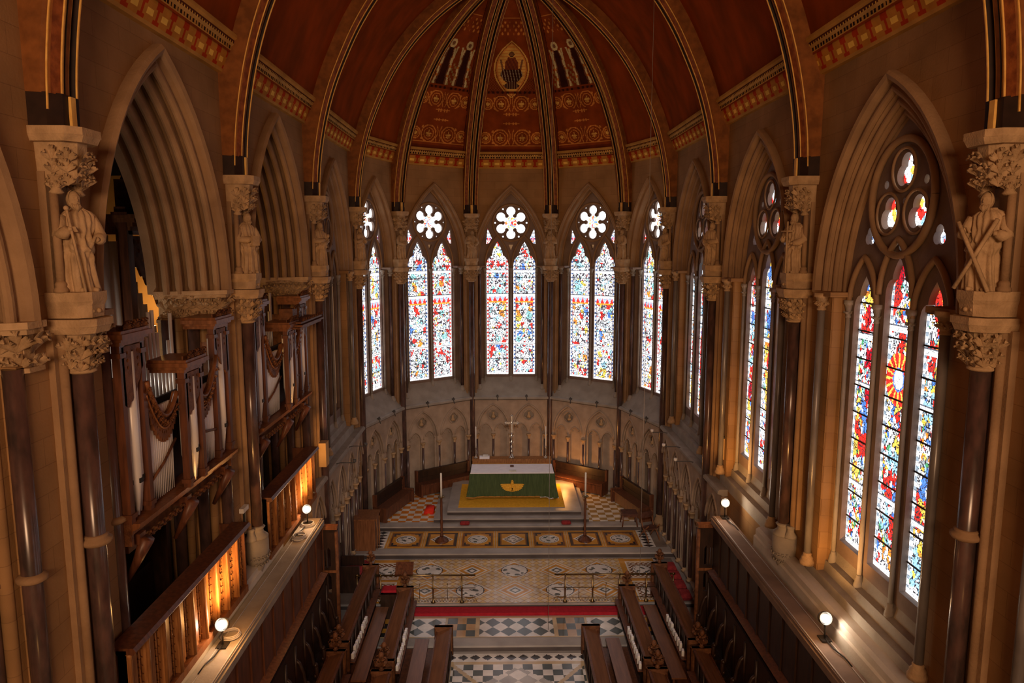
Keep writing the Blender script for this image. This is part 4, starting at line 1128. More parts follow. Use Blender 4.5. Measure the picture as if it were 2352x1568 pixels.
def chequer(x, y): return ((.80, .74, .64) if (int((x + 9) / .262) + int((y) / .24)) % 2 else ((.70, .24, .03) if x < 0 else (.42, .26, .08)))
mb = MB(); mb.box(-5.3, 5.3, 24.0, 29.6, -.35, -.003); mb.build('sanctuary_slab', ['step_grey'], floor)
for x0, x1 in ((-4.45, -2.76), (2.66, 4.3)):
    tile_floor('chequer_tiles', x0, x1, 24.36, 27.3, .002, chequer, .0437)
step('sanctuary_step', -4.75, 4.75, 23.96, 24.4, -.2, .0)
step('panel_step', -5.25, 5.25, 22.12, 24.1, -.4, -.17)
tile_floor('panelled_tiles', -5.0, 5.0, 22.54, 23.95, -.165, band_tiles)
step('pavement_step', -5.25, 5.25, 19.15, 22.3, -.6, -.34)
tile_floor('medallion_tiles', -5.0, 5.0, 19.2, 22.05, -.335, big_tiles)
step('strip_step', -5.25, 5.25, 17.28, 19.3, -.8, -.5)
tile_floor('strip_tiles', -4.5, 4.5, 17.67, 18.72, -.495, strip_tiles)
mb = MB(); mb.box(-5.25, 5.25, -2.5, 17.4, -.9, -.672); mb.build('choir_floor', ['step_grey'], floor)
tile_floor('choir_tiles', -1.72, 1.72, 12.6, 17.2, -.668, choir_tiles, .03)
for s in (-1, 1):
    mb = MB(); mb.box(min(s * 1.85, s * 5.2), max(s * 1.85, s * 5.2), 3, 17.25, -.67, -.55); mb.box(min(s * 3.55, s * 5.2), max(s * 3.55, s * 5.2), 3, 17.25, -.55, -.2)
    mb.build('stall_platform', ['wood'], floor)

def thing(name, mw, label, cat, group=None): return empty(name, mw, label, cat, group)
def one(mb, name, mats, label, cat, mw=None, group=None):
    o = mb.build(name, mats, None, mw); return tag(o, label, cat, group)

# ------------------------------------------------------------------ altar group
mb = MB(); mb.box(-1.93, 1.87, 24.97, 27.5, .30, .315); one(mb, 'carpet', ['carpet_gold'], 'golden yellow carpet laid on the footpace under the altar', 'carpet')
al = thing('altar', T3(0, 26.25, .315), 'altar table hidden under its green frontal and white cloth', 'altar')
mb = MB(); mb.box(-1.50, 1.50, -.40, .62, .90, .975); mb.build('top', ['wood_mid'], al)
mb = MB(); mb.box(-1.42, 1.42, -.32, .56, .02, .90); mb.build('body', ['wood_dark'], al)
for x in (-1.4, 1.4):
    for y in (-.3, .55):
        mb = MB(); mb.box(x - .05, x + .05, y - .05, y + .05, 0, .9); mb.build('leg', ['wood'], al)
# green frontal: hanging cloth with folds and gathered corners
N = 150; vs = []
path = []
for k in range(12): path.append((-1.56, .62 - 1.05 * k / 12))
for k in range(126): path.append((-1.56 + 3.12 * k / 125, -.44))
for k in range(1, 13): path.append((1.56, -.44 + 1.05 * k / 12))
rows = 16
for j in range(rows + 1):
    t = j / rows
    for k, (x, y) in enumerate(path):
        edge = min(1, abs(abs(x) - 0) / 1.56) ** 18
        fl = t * (.012 * math.sin(k * .55) + .006 * math.sin(k * 1.3 + 1))
        out = t * t * .10 * edge + (.09 * t * math.exp(-((abs(x) - 1.45) / .12) ** 2) * (1 if y < -.4 else .5)) * (1.3 if x > 0 else .8)
        yy = y - (fl + out if y <= -.43 else 0); xx = x + (math.copysign(out + abs(fl), x) if abs(x) > 1.5 else 0)
        zz = .985 - t * (.93 + (.02 * math.sin(k * .4) if abs(x) > 1.3 else 0))
        vs.append((xx, yy, zz))
n = len(path)
mb = MB(); mb.add(vs, [(j * n + k, (j + 1) * n + k, (j + 1) * n + k + 1, j * n + k + 1) for j in range(rows) for k in range(n - 1)], 0, True)
fr = mb.build('altar_frontal', ['cloth_green'], None, T3(0, 26.25, .315)); tag(fr, 'dark green altar frontal draped to the floor with a gold winged emblem', 'altar cloth')
mb = MB()
row = vs[rows * n + 12: rows * n + 12 + 126]
for k in range(0, 104):
    a, b = row[k], row[k + 1]
    mb.add([(a[0], a[1] - .006, a[2]), (b[0], b[1] - .006, b[2]), (b[0], b[1] - .012, b[2] + .05), (a[0], a[1] - .012, a[2] + .05)], [(0, 1, 2, 3)])
for k in range(104, 125, 2): mb.ball((row[k][0], row[k][1] - .01, row[k][2] + .01), .02, 1, 6)
mb.build('fringe', ['gold', 'cloth_white'], fr)
# winged emblem
mb = MB()
def feather(a, L, wd, z0, y):
    s = math.sin(a); c = math.cos(a)
    pts = [(0, -wd), (L * .9, -wd * 1.2), (L, 0), (L * .9, wd * 1.2), (0, wd)]
    vs_ = [(p * c - q * s, y, z0 + p * s + q * c) for p, q in pts] ; vs_ += [(x, y + .012, z) for x, _, z in vs_]
    mb.add(vs_, [(4, 3, 2, 1, 0), (5, 6, 7, 8, 9)] + [(i, (i + 1) % 5, 5 + (i + 1) % 5, 5 + i) for i in range(5)])
for s in (-1, 1):
    for q in range(9):
        a = R(-2 - q * 10.5); L = .44 - .021 * q - .0009 * q * q
        A = a if s > 0 else math.pi - a
        feather(A, L, .026, .56, -.475 - .002 * q)
for q in (-2, -1, 0, 1, 2): feather(R(-90 + q * 9), .27, .022, .54, -.478)
mb.ball((0, -.48, .60), .062, 0, 8, 1.3, 1, .4); mb.ball((0, -.478, .50), .045, 0, 8, 2.6, 1, .4); mb.ball((0, -.485, .69), .042, 0, 8, 1, 1, .6)
mb.tube([(0, -.50, .69), (.035, -.51, .685), (.06, -.51, .67)], [.016, .012, .003], 6)
mb.build('winged_emblem', ['emblem_gold'], fr)
mb = MB(); mb.box(-1.52, 1.52, -.43, .62, .975, .992); mb.box(-1.53, 1.53, -.447, -.43, .955, .992)
o = one(mb, 'altar_cloth', ['cloth_white'], 'smooth white linen cloth covering the altar top', 'tablecloth', T3(0, 26.25, .318))
mb = MB(); mb.box(-.13, .13, -.09, .09, 0, .012); mb.box(-.125, 0, -.085, .085, .012, .03); mb.box(.005, .125, -.085, .085, .012, .03)
one(mb, 'open_book', ['paper'], 'pale open book lying on the white altar cloth in the middle', 'book', T3(.02, 25.98, 1.312))
mb = MB(); mb.box(-.06, .06, -.04, .04, 0, .05); mb.box(-.07, .07, -.05, -.03, .0, .06)
one(mb, 'bookstand', ['leather'], 'small dark stand behind the open book on the altar', 'stand', T3(.0, 26.55, 1.312))
g = thing('altar_shelf', T3(0, 27.15, .15), 'long reddish wooden shelf standing behind the altar', 'shelf')
mb = MB(); mb.box(-1.52, 1.52, -.19, .22, 1.27, 1.32); mb.box(-1.50, 1.50, -.17, .2, 1.12, 1.27); mb.build('shelf_board', ['wood_warm'], g)
for x in (-1.4, 1.4):
    mb = MB(); mb.box(x - .05, x + .05, -.12, .15, .0, 1.12); mb.build('leg', ['wood'], g)
mb = MB(); mb.box(-1.5, 1.5, -.185, -.17, 1.13, 1.155); mb.build('moulding', ['gold'], g)
TOP = 1.47
c = thing('altar_cross', T3(0, 27.17, TOP), 'tall silver-gilt cross on a knopped stem at the centre of the shelf', 'cross')
mb = MB(); mb.lathe([(.12, 0), (.12, .03), (.08, .06), (.05, .12), (.02, .16)], (0, 0, 0), 16); mb.build('foot', ['silver'], c)
mb = MB(); pr = [(.02, .14)]
for zk in (.25, .42, .62, .86): pr += [(.018, zk - .06), (.05 + .008 * (zk < .5), zk - .015), (.05 + .008 * (zk < .5), zk + .015), (.018, zk + .06)]
pr += [(.018, 1.0)]; mb.lathe(pr, (0, 0, 0), 12)
for zk in (.62, .86): mb.box(-.085, .085, -.015, .015, zk - .012, zk + .012)
mb.build('stem', ['silver'], c)
mb = MB(); mb.box(-.035, .035, -.015, .015, 1.0, 1.62); mb.box(-.21, .21, -.015, .015, 1.33, 1.40)
for p in ((-.22, 1.365), (.22, 1.365), (0, 1.64)):
    for q in ((0, .03), (0, -.03), (.03, 0), (-.03, 0)): mb.ball((p[0] + q[0], 0, p[1] + q[1]), .028, 0, 6, 1, 1, .5)
mb.ball((0, 0, 1.365), .06, 0, 8, 1, 1, .4); mb.build('cross_arms', ['silver'], c)
def candlestick(x, label):
    k = thing('candlestick', T3(x, 27.15, TOP), label, 'candlestick', 'shelf candlesticks')
    mb = MB(); mb.lathe([(.08, 0), (.08, .02), (.04, .05), (.018, .08), (.03, .14), (.018, .18), (.018, .26), (.035, .30), (.018, .34), (.02, .40), (.05, .42)], (0, 0, 0), 12); mb.build('holder', ['silver'], k)
    mb = MB(); mb.lathe([(.024, .42), (.022, 1.22), (.004, 1.24)], (0, 0, 0), 10); mb.build('candle', ['wax'], k)
candlestick(-1.37, 'slim candle in a silver holder at the left end of the altar shelf'); candlestick(1.30, 'slim candle in a silver holder at the right end of the altar shelf')
mb = MB(); mb.box(-.28, .10, -.12, .10, 0, .07); one(mb, 'folded_cloth', ['cloth_white'], 'pale folded cloth on the left end of the altar shelf', 'cloth', T3(-.95, 27.13, TOP))
mb = MB(); mb.box(-.10, .10, -.07, .07, 0, .04); one(mb, 'service_book', ['paper'], 'small pale book lying on the folded cloth of the shelf', 'book', T3(-1.0, 27.16, TOP + .072))
def floor_candle(x, label):
    k = thing('floor_candlestick', T3(x, 23.1, -.165), label, 'candlestick', 'standing candlesticks')
    mb = MB(); mb.lathe([(.23, 0), (.23, .03), (.17, .06), (.12, .12), (.07, .17)], (0, 0, 0), 18)
    mb.build('base', ['wood'], k)
    mb = MB(); mb.lathe([(.045, .16), (.06, .22), (.035, .28), (.042, .6), (.055, .66), (.036, .72), (.04, 1.2), (.032, 1.46), (.05, 1.5)], (0, 0, 0), 14); pl = mb.build('pole', ['wood'], k)
    mb = MB(); mb.lathe([(.05, 1.48), (.11, 1.52), (.10, 1.54), (.03, 1.54)], (0, 0, 0), 16); mb.build('drip_pan', ['brass'], pl)
    mb = MB(); mb.lathe([(.032, 1.54), (.03, 2.32), (.005, 2.34)], (0, 0, 0), 12); mb.build('candle', ['wax'], k)
floor_candle(-2.37, 'tall dark floor candlestick with white candle left of the altar'); floor_candle(2.37, 'tall dark floor candlestick with white candle right of the altar')
mb = MB(); mb.add([(-.19, -.26, .02), (.17, -.26, .02), (.19, .24, .02), (-.13, .28, .02), (-.17, -.24, .13), (.15, -.24, .15), (.17, .20, .17), (-.11, .24, .15)], [(3, 2, 1, 0), (4, 5, 6, 7), (0, 1, 5, 4), (1, 2, 6, 5), (2, 3, 7, 6), (3, 0, 4, 7)], 0, True)
mb.box(-.035, .035, -.275, -.255, .04, .08, 1)
o = one(mb, 'red_bag', ['cloth_bright', 'gold'], 'bright red padded bag on the chequered floor left of the altar', 'bag', T3(-3.0, 25.35, .0) @ Matrix.Rotation(R(8), 4, 'X'))
def cushion_mb(wx, wy, h, mi=0, n=10):
    mb = MB(); vs = []; 
    for side in (1, -1):
        for j in range(n + 1):
            for i in range(n + 1):
                a, b = i / n * 2 - 1, j / n * 2 - 1
                q = (1 - abs(a) ** 5) * (1 - abs(b) ** 5)
                vs.append((a * wx / 2, b * wy / 2, h / 2 + side * h / 2 * q ** .4))
    m = (n + 1) ** 2
    for sd in (0, 1):
        for j in range(n):
            for i in range(n):
                f = (sd * m + j * (n + 1) + i, sd * m + j * (n + 1) + i + 1, sd * m + (j + 1) * (n + 1) + i + 1, sd * m + (j + 1) * (n + 1) + i)
                mb.add([vs[q] for q in (f if sd == 0 else f[::-1])], [(0, 1, 2, 3)], mi, True)
    return mb
def cushion(mw, wx, wy, h, matn, label, group=None, name='kneeler', cat='kneeler'): return one(cushion_mb(wx, wy, h), name, [matn], label, cat, mw, group)
cushion(T3(-1.66, 24.14, .0), .34, .22, .10, 'cloth_red', 'small dark red kneeler on the step left of centre before the altar')
cushion(T3(1.84, 24.14, .0), .34, .22, .10, 'cloth_red', 'small dark red kneeler on the step right of centre before the altar')

# benches against the apse walls
def bench(mw, L, label):
    b = thing('bench', mw, label, 'bench', 'dark benches round the apse wall')
    mb = MB(); mb.box(-L / 2, L / 2, -.48, -.06, .42, .47); mb.build('seat', ['wood'], b)
    mb = MB(); mb.box(-L / 2, L / 2, -.05, .0, .03, .86); mb.box(-L / 2, L / 2, -.09, .03, .86, .92); mb.box(-L / 2, L / 2, -.07, -.05, .60, .64); mb.build('backrest', ['wood_dark'], b)
    mb = MB(); mb.box(-L / 2 + .05, L / 2 - .05, -.42, -.38, .05, .42); mb.build('front_board', ['wood'], b)
    for s in (-1, 1):
        mb = MB(); mb.box(s * L / 2 - .04, s * L / 2 + .04, -.50, .02, 0, .52); mb.box(s * L / 2 - .04, s * L / 2 + .04, -.12, .02, .5, .95); mb.build('end_panel', ['wood'], b)
    return b
bench(FA[3][0] @ Matrix.Translation((.05, -.02, 0)), 2.35, 'dark panelled bench under the slanted arcade left of the altar')
bench(FA[1][0] @ Matrix.Translation((-.05, -.02, 0)), 2.35, 'dark panelled bench under the slanted arcade right of the altar')
bench(FA[4][0] @ Matrix.Translation((.0, -.02, 0)), 2.2, 'brown bench along the far left apse wall beside the chequered floor')
bench(FA[0][0] @ Matrix.Translation((.1, -.02, 0)), 2.2, 'dark bench along the far right apse wall behind the stool')
d = thing('credence_cupboard', T3(-4.82, 22.62, -.17), 'plain brown wooden cupboard-like desk at the left end of the sanctuary step', 'cupboard')
mb = MB(); mb.box(-.33, .38, -.26, .55, 0, 1.02); mb.build('body', ['wood_mid'], d)
mb = MB(); mb.box(-.37, .42, -.30, .60, 1.02, 1.07); mb.build('top', ['wood_mid'], d)
mb = MB(); mb.tube([(.42, -.2, 1.05), (.46, -.22, .6), (.44, -.25, .05)], .015, 6); mb.tube([(.46, .1, 1.05), (.50, -.02, .5), (.47, -.1, .05)], .015, 6); mb.build('hanging_cord', ['wood_warm'], d)
st = thing('sanctuary_chair', T3(4.0, 24.05, 0), 'low dark wooden stool-like chair on the right of the sanctuary step', 'chair')
mb = MB(); mb.box(-.27, .27, -.22, .24, .40, .46); mb.build('seat', ['leather'], st)
mb = MB()
mb.box(-.25, .25, -.20, -.17, .33, .40); mb.box(-.25, .25, .19, .22, .33, .40); mb.box(-.25, -.22, -.2, .22, .33, .40); mb.box(.22, .25, -.2, .22, .33, .40); mb.build('seat_frame', ['wood'], st)
for x in (-.24, .24):
    for y in (-.19, .21):
        mb = MB(); mb.tube([(x, y, .40), (x * .96, y * .96, .2), (x * 1.08, y * 1.1, .0)], [.026, .02, .024], 8); mb.build('leg', ['wood'], st)
f = thing('folding_chair', T3(4.55, 23.2, -.17, R(25)), 'curved cross-legged wooden chair by the right end of the panel step', 'chair')
for x in (-.22, .22):
    mb = MB(); mb.tube([(x, -.25, 0), (x, -.12, .22), (x, .10, .42), (x, .22, .75), (x, .2, .9)], .022, 8); mb.build('leg', ['wood_mid'], f)
    mb = MB(); mb.tube([(x, .28, 0), (x, .14, .2), (x, -.08, .42), (x, -.22, .55)], .022, 8); mb.build('leg', ['wood_mid'], f)
mb = MB(); mb.box(-.24, .24, -.18, .16, .40, .43); mb.build('seat', ['leather'], f)
mb = MB(); mb.box(-.24, .24, .19, .22, .68, .88); mb.build('backrest', ['leather'], f)

# ------------------------------------------------------------------ communion rail and kneeling carpet
def comm_rail(x0, x1, posts, label):
    r = thing('communion_rail', T3(0, 19.24, -.335), label, 'railing', 'brass communion rails')
    mb = MB(); mb.tube([(x0, 0, .80), (x1, 0, .80)], .028, 8); mb.build('handrail', ['brass'], r)
    mb = MB(); mb.tube([(x0, 0, .42), (x1, 0, .42)], .012, 6); mb.build('middle_bar', ['brass'], r)
    for x in posts:
        mb = MB(); mb.lathe([(.07, 0), (.05, .04), (.022, .07), (.022, .38), (.036, .40), (.036, .44), (.020, .46), (.020, .80)], (x, 0, 0), 10); mb.ball((x, 0, .81), .034, 0, 6); mb.build('post', ['brass'], r)
    mb = MB(); lo, hi = min(x0, x1), max(x0, x1); n = int((hi - lo) / .085)
    for k in range(n + 1):
        x = lo + k * (hi - lo) / n; mb.tube([(x - .035, 0, .02), (x, 0, .12), (x + .035, 0, .02)], .007, 5)
    mb.tube([(lo, 0, .13), (hi, 0, .13)], .008, 5); mb.build('scrollwork', ['brass'], r)
    for x in [(a + b) / 2 for a, b in zip(posts, posts[1:])]:
        mb = MB(); mb.tube([(x, 0, .1), (x, 0, .52)], .009, 6); mb.ball((x, 0, .54), .02, 0, 6); mb.build('spindle', ['brass'], r)
comm_rail(-4.45, -1.12, (-4.4, -3.75, -3.05, -2.3, -1.5), 'brass communion rail on the left half of the medallion floor')
comm_rail(1.08, 4.45, (1.38, 2.15, 2.9, 3.65, 4.4), 'brass communion rail on the right half of the medallion floor')
mb = MB(); mb.box(-4.5, 4.5, 18.78, 19.13, -.5, -.415); one(mb, 'kneeling_carpet', ['carpet_red'], 'long crimson strip of carpet along the foot of the communion rails', 'carpet')

# ------------------------------------------------------------------ choir stalls
def poppyhead(mb, x, y, z, s=1.0):
    mb.lathe([(.03 * s, 0), (.05 * s, .02), (.03 * s, .05), (.035 * s, .1)], (x, y, z), 10)
    for k in range(4):
        a = k * math.pi / 2; T = Matrix.Translation((x, y, z + .06 * s)) @ Matrix.Rotation(a, 4, 'Z'); leaf(mb, T, .17 * s)
    for k in range(3):
        T = Matrix.Translation((x, y, z + .16 * s)) @ Matrix.Rotation(a + k * 2.1, 4, 'Z'); leaf(mb, T, .13 * s)
    mb.ball((x, y, z + .27 * s), .05 * s, 0, 8, 1.3)
def bench_end(y, x, z0, top, wd, parent, s, head=True, name='bench_end'):
    mb = MB(); mb.box(x - wd / 2, x + wd / 2, y - .045, y + .045, z0, top); mb.box(x - wd / 2 - .02, x + wd / 2 + .02, y - .06, y + .06, top - .05, top)
    for q in (-1, 1): mb.lathe([(.035, z0), (.035, top - .02), (.05, top)], (x + q * wd / 2, y, 0), 8)
    e = mb.build(name, ['carved_wood'], parent)
    if head:
        mb = MB(); poppyhead(mb, x, y, top, 1.25); mb.build('poppyhead', ['carved_wood'], e)
def desk(s, x, y0, y1, z0, top, label, bench_x=None, group='choir desks'):
    """book desk: the slope leans towards the singers who sit outward of it"""
    d = thing('choir_desk', T3(0, 0, 0), label, 'choir desk', group)
    mb = MB(); a, b = x - s * .10, x + s * .22
    def P(xx, yy, zz): return (xx, yy, zz)
    for (xa, za, xb, zb, th) in ((a, top, b, top - .11, .03),):
        vs = [(xa, y0, za), (xb, y0, zb), (xb, y1, zb), (xa, y1, za)]; vs += [(q[0], q[1], q[2] - th) for q in vs]
        mb.add(vs, [(0, 1, 2, 3), (7, 6, 5, 4), (0, 4, 5, 1), (1, 5, 6, 2), (2, 6, 7, 3), (3, 7, 4, 0)])
    mb.build('book_slope', ['wood_desk'], d)
    mb = MB(); mb.box(min(b, b + s * .03), max(b, b + s * .03), y0, y1, top - .13, top - .09); mb.box(min(a, a - s * .05), max(a, a - s * .05), y0, y1, top - .03, top + .02); mb.build('capping', ['wood'], d)
    mb = MB(); mb.box(min(a, a + s * .03), max(a, a + s * .03), y0, y1, z0, top - .03)
    n = int((y1 - y0) / .42)
    for k in range(n + 1): yy = y0 + k * (y1 - y0) / n; mb.lathe([(.02, z0), (.02, top - .05)], (a - s * .02, yy, 0), 6)
    mb.box(min(a - s * .04, a), max(a - s * .04, a), y0, y1, z0, z0 + .12); mb.build('front_panel', ['wood_dark'], d)
    mb = MB(); mb.box(min(a, b), max(a, b), y0, y1, top - .36, top - .34); mb.build('book_shelf', ['wood'], d)
    if abs(x) > 2.5:
        mb = MB(); mb.box(min(a - s * .17, a), max(a - s * .17, a), y0 + .06, y1 - .06, .07, .09); mb.build('front_shelf', ['wood'], d)
    for yy in (y0, y1): bench_end(yy, x + s * .06, z0, top + .03, .40, d, s, yy == y0 or abs(x) > 2.5)
    if bench_x is not None:
        be = thing('choir_bench', T3(0, 0, 0), 'plain plank bench behind the %s %s choir desk' % (sides[s], ('middle' if y0 > 14.8 else 'nearer middle') if abs(x) > 2.5 else 'low front'), 'bench', 'choir benches')
        mb = MB(); mb.box(min(bench_x, bench_x + s * .34), max(bench_x, bench_x + s * .34), y0 + .05, y1 - .1, z0 + .44, z0 + .48); mb.build('seat', ['wood_desk'], be)
        for yy in (y0 + .3, (y0 + y1) / 2, y1 - .3):
            mb = MB(); mb.box(min(bench_x + s * .08, bench_x + s * .28), max(bench_x + s * .08, bench_x + s * .28), yy - .03, yy + .03, z0, z0 + .44); mb.build('leg', ['wood'], be)
    return d
sides = {-1: 'left', 1: 'right'}
ORD = 'first second third fourth fifth sixth seventh eighth ninth tenth eleventh twelfth thirteenth fourteenth fifteenth sixteenth seventeenth eighteenth'.split()
for s in (-1, 1):
    nm = sides[s]
    desk(s, s * 4.02, 15.55, 19.6, -.5, .60, 'back choir desk on the %s with poppyhead ends, nearest the wall panelling' % nm)
    desk(s, s * 2.93, 15.1, 18.6, -.55, .42, 'middle choir desk on the %s with a pale polished top' % nm, s * 3.42)
    desk(s, s * 1.78, 12.2, 17.15, -.66, .08, 'low front choir desk on the %s edging the tiled aisle' % nm, s * 2.2)
    desk(s, s * 4.02, 12.6, 15.2, -.5, .60, 'nearer back choir desk on the %s at the bottom of the frame' % nm)
    desk(s, s * 2.93, 12.4, 14.7, -.55, .42, 'nearer middle choir desk on the %s at the bottom of the frame' % nm, s * 3.42)
# music and hymn books standing along the desks
for s in (-1, 1):
    for (x, y0, y1, z) in ((s * 2.73, 15.3, 17.0, .12), (s * 3.82, 15.8, 17.6, .12)):
        n = 8
        for k in range(n):
            y = y0 + (y1 - y0) * k / n
            hh = .12 + .02 * ((k * 7) % 4); mb = MB(); mb.box(-.03, .03, -.062, .062, 0, hh); mb.box(-.025, .025, -.057, .057, hh, hh + .008, 1)
            one(mb, 'hymn_book', ['paper', 'cloth_white'], 'white-covered hymn book on the %s %s desk shelf, %s from the altar end' % (sides[s], 'middle' if abs(x) < 3.5 else 'back', ORD[n - 1 - k]), 'book', T3(x, y, .09, R((k * 37) % 17 - 8)), 'hymn books on the %s %s desk shelf' % (sides[s], 'middle' if abs(x) < 3.5 else 'back'))
# panelling, capping and stall seats against the walls
for s in (-1, 1):
    nm = sides[s]
    p = thing('stall_panelling', T3(0, 0, 0), 'tall dark wooden panelling behind the %s choir stalls' % nm, 'panelling')
    mb = MB(); mb.box(min(s * 4.6, s * 4.66), max(s * 4.6, s * 4.66), 3.2, 16.34, -.2, 3.18)
    for k in range(22):
        y = 3.4 + k * .62; mb.box(min(s * 4.57, s * 4.6), max(s * 4.57, s * 4.6), y - .02, y + .02, 1.95, 3.1)
    mb.build('boards', ['wood' if s < 0 else 'wood_dark'], p)  # right boards, ledge and capping darker: that side's shade is put into the colour
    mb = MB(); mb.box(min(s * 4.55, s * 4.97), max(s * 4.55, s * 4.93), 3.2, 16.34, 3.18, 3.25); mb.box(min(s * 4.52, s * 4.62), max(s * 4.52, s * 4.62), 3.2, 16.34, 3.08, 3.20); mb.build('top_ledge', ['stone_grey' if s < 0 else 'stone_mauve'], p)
    mb = MB(); mb.tube([(s * 4.58, 3.2, 3.262), (s * 4.58, 16.3, 3.262)], .012, 6); mb.tube([(s * 4.86, 3.2, 3.262), (s * 4.86, 16.0, 3.262)], .008, 6); mb.build('conduit', ['cable'], p)
    mb = MB(); mb.extr([(s * 4.60, 1.86), (s * 4.48, 1.90), (s * 4.44, 1.96), (s * 4.60, 2.0)], 3.2, 16.2); me = mb
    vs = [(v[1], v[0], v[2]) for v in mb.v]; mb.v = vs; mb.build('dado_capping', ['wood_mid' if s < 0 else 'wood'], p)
    for k in range(7):
        y = 12.1 + k * .66
        q = thing('choir_stall', T3(s * 4.36, y, -.2), 'dark carved stall seat in the %s back row, %s from the altar end' % (nm, ORD[6 - k]), 'choir stall', 'carved choir stalls on the %s' % nm)
        if k == 0:
            mb = MB(); mb.box(-.09, .20, -.29, .29, .50, .56); mb.lathe([(.09, -.1), (.06, -.04), (.09, 0)], (.02, 0, .5), 12); mb.build('seat', ['wood_dark'], q)
            mb = MB(); mb.box(-.08, .20, .29, .35, .0, .62)
            mb.tube([(.20, .32, 1.50), (.10, .32, 1.40), (.03, .32, 1.2), (.0, .32, .98), (-.05, .32, .92), (-.06, .32, .6)], [.035, .04, .035, .04, .045, .035], 8)
            mb.ball((-.04, .32, .96), .055, 0, 8); mb.ball((-.03, .32, .72), .045, 0, 8); mb.build('armrest', ['wood_dark'], q)
            mb = MB(); mb.box(.18, .22, -.30, .35, .5, 1.9); mb.lathe([(.03, .6), (.03, 1.8)], (.17, .3, 0), 8); mb.build('backrest', ['wood_dark'], q)
            if s < 0: q.matrix_world = T3(s * 4.36, y, -.2) @ Matrix.Scale(-1, 4, (1, 0, 0))
            SRC = q
        else:
            m_ = Matrix.Translation((s * 4.36, y, -.2)); q.matrix_world = m_ if s > 0 else m_ @ Matrix.Scale(-1, 4, (1, 0, 0))
            for chd in kids(SRC):
                c2 = chd.copy(); COL.objects.link(c2); c2.parent = q
    e = thing('stall_end_screen', T3(s * 4.58, 16.45, 0), 'dark screen with glazed traceried openings closing the %s stalls' % nm, 'screen')
    hl = []
    for zz in (1.35, 2.0):
        for xx in (-.12, .0, .12): hl.append([(xx - .045, zz), (xx + .045, zz), (xx + .045, zz + .42), (xx, zz + .5), (xx - .045, zz + .42)])
    plate('pierced_panel', [(-.30, -.3), (.30, -.3), (.30, 2.98), (-.30, 2.98)], hl, -.04, .04, 'wood_dark', e)
    mb = MB(); mb.box(-.34, .34, -.09, .09, 2.95, 3.03); mb.box(-.32, .32, -.06, .06, 1.88, 1.94); mb.build('cornice', ['wood_mid'], e)
    mb = MB(); mb.lathe([(.05, -.3), (.05, 2.9)], (-s * .30, 0, 0), 10); mb.build('corner_post', ['carved_wood'], e)

# ------------------------------------------------------------------ small things round the stalls
l = thing('lectern', T3(-3.05, 19.0, -.5), 'small dark lectern with a tilted top at the altar end of the left middle desk', 'lectern')
mb = MB(); mb.lathe([(.14, 0), (.12, .04), (.04, .08), (.035, 1.1), (.06, 1.15)], (0, 0, 0), 10); mb.build('stem', ['wood_dark'], l)
mb = MB(); mb.box(-.24, .24, -.19, .19, -.02, .02, 0, Matrix.Translation((0, 0, 1.28)) @ Matrix.Rotation(R(38), 4, 'X')); mb.box(-.24, .24, -.2, -.17, .0, .06, 0, Matrix.Translation((0, 0, 1.28)) @ Matrix.Rotation(R(38), 4, 'X')); mb.build('book_rest', ['wood'], l)
k = thing('kneeling_desk', T3(-3.40, 18.83, -.5), 'low dark kneeling desk beside the small lectern', 'prayer desk')
mb = MB(); mb.box(-.26, .26, -.2, .2, 0, .72); mb.box(-.29, .29, -.23, .23, .68, .72); mb.build('body', ['wood_dark'], k)
cushion(T3(-3.40, 18.83, .22), .50, .38, .09, 'carpet_red', 'crimson cushion on the low kneeling desk beside the small lectern', name='cushion', cat='cushion')
s2 = thing('sedilia', T3(-4.75, 20.2, -.335), 'dark seat carrying a red cushion near the left end of the communion rail', 'seat')
mb = MB(); mb.box(-.42, .34, -.38, .38, 0, .45); mb.build('seat', ['wood_dark'], s2)
mb = MB(); mb.box(-.42, -.36, -.38, .38, .4, 1.2); mb.box(-.42, .3, .34, .40, .4, .8); mb.box(-.42, .3, -.4, -.34, .4, .8); mb.build('backrest', ['wood_dark'], s2)
cushion(T3(-4.72, 20.2, .12), .58, .60, .10, 'cloth_red', 'faded red cushion on the dark seat near the left communion rail', name='cushion', cat='cushion')
cushion(T3(-4.75, 21.4, -.335), .50, .50, .22, 'cloth_red', 'dark red hassock against the left wall below the brown cupboard', name='hassock', cat='hassock')
for i, y in enumerate((19.4, 20.0, 20.6, 21.2)):
    cushion(T3(4.78, y, -.335), .34, .44, .20, 'cloth_red', 'red hassock against the right wall, %s from the altar end' % ORD[3 - i], 'red hassocks along the right wall', 'hassock', 'hassock')
mb = MB(); mb.box(4.2, 4.5, 17.4, 22.0, -.34, -.20); 
for i, x in enumerate((.835, 3.21)):
    mb = MB(); mb.tube([(x, 18.0, 9.5), (x, 18.0, 13.6), (x, 18.0, 17.2)], .006, 5); mb.tube([(x, 18.0, -.49 if i == 0 else 1.0), (x, 18.0, 9.5)], .006, 5)
    one(mb, 'hanging_cord', ['cord'], ['thin cord hanging from the vault in front of the altar', 'thin cord hanging from the vault over the right choir desks'][i], 'cord')

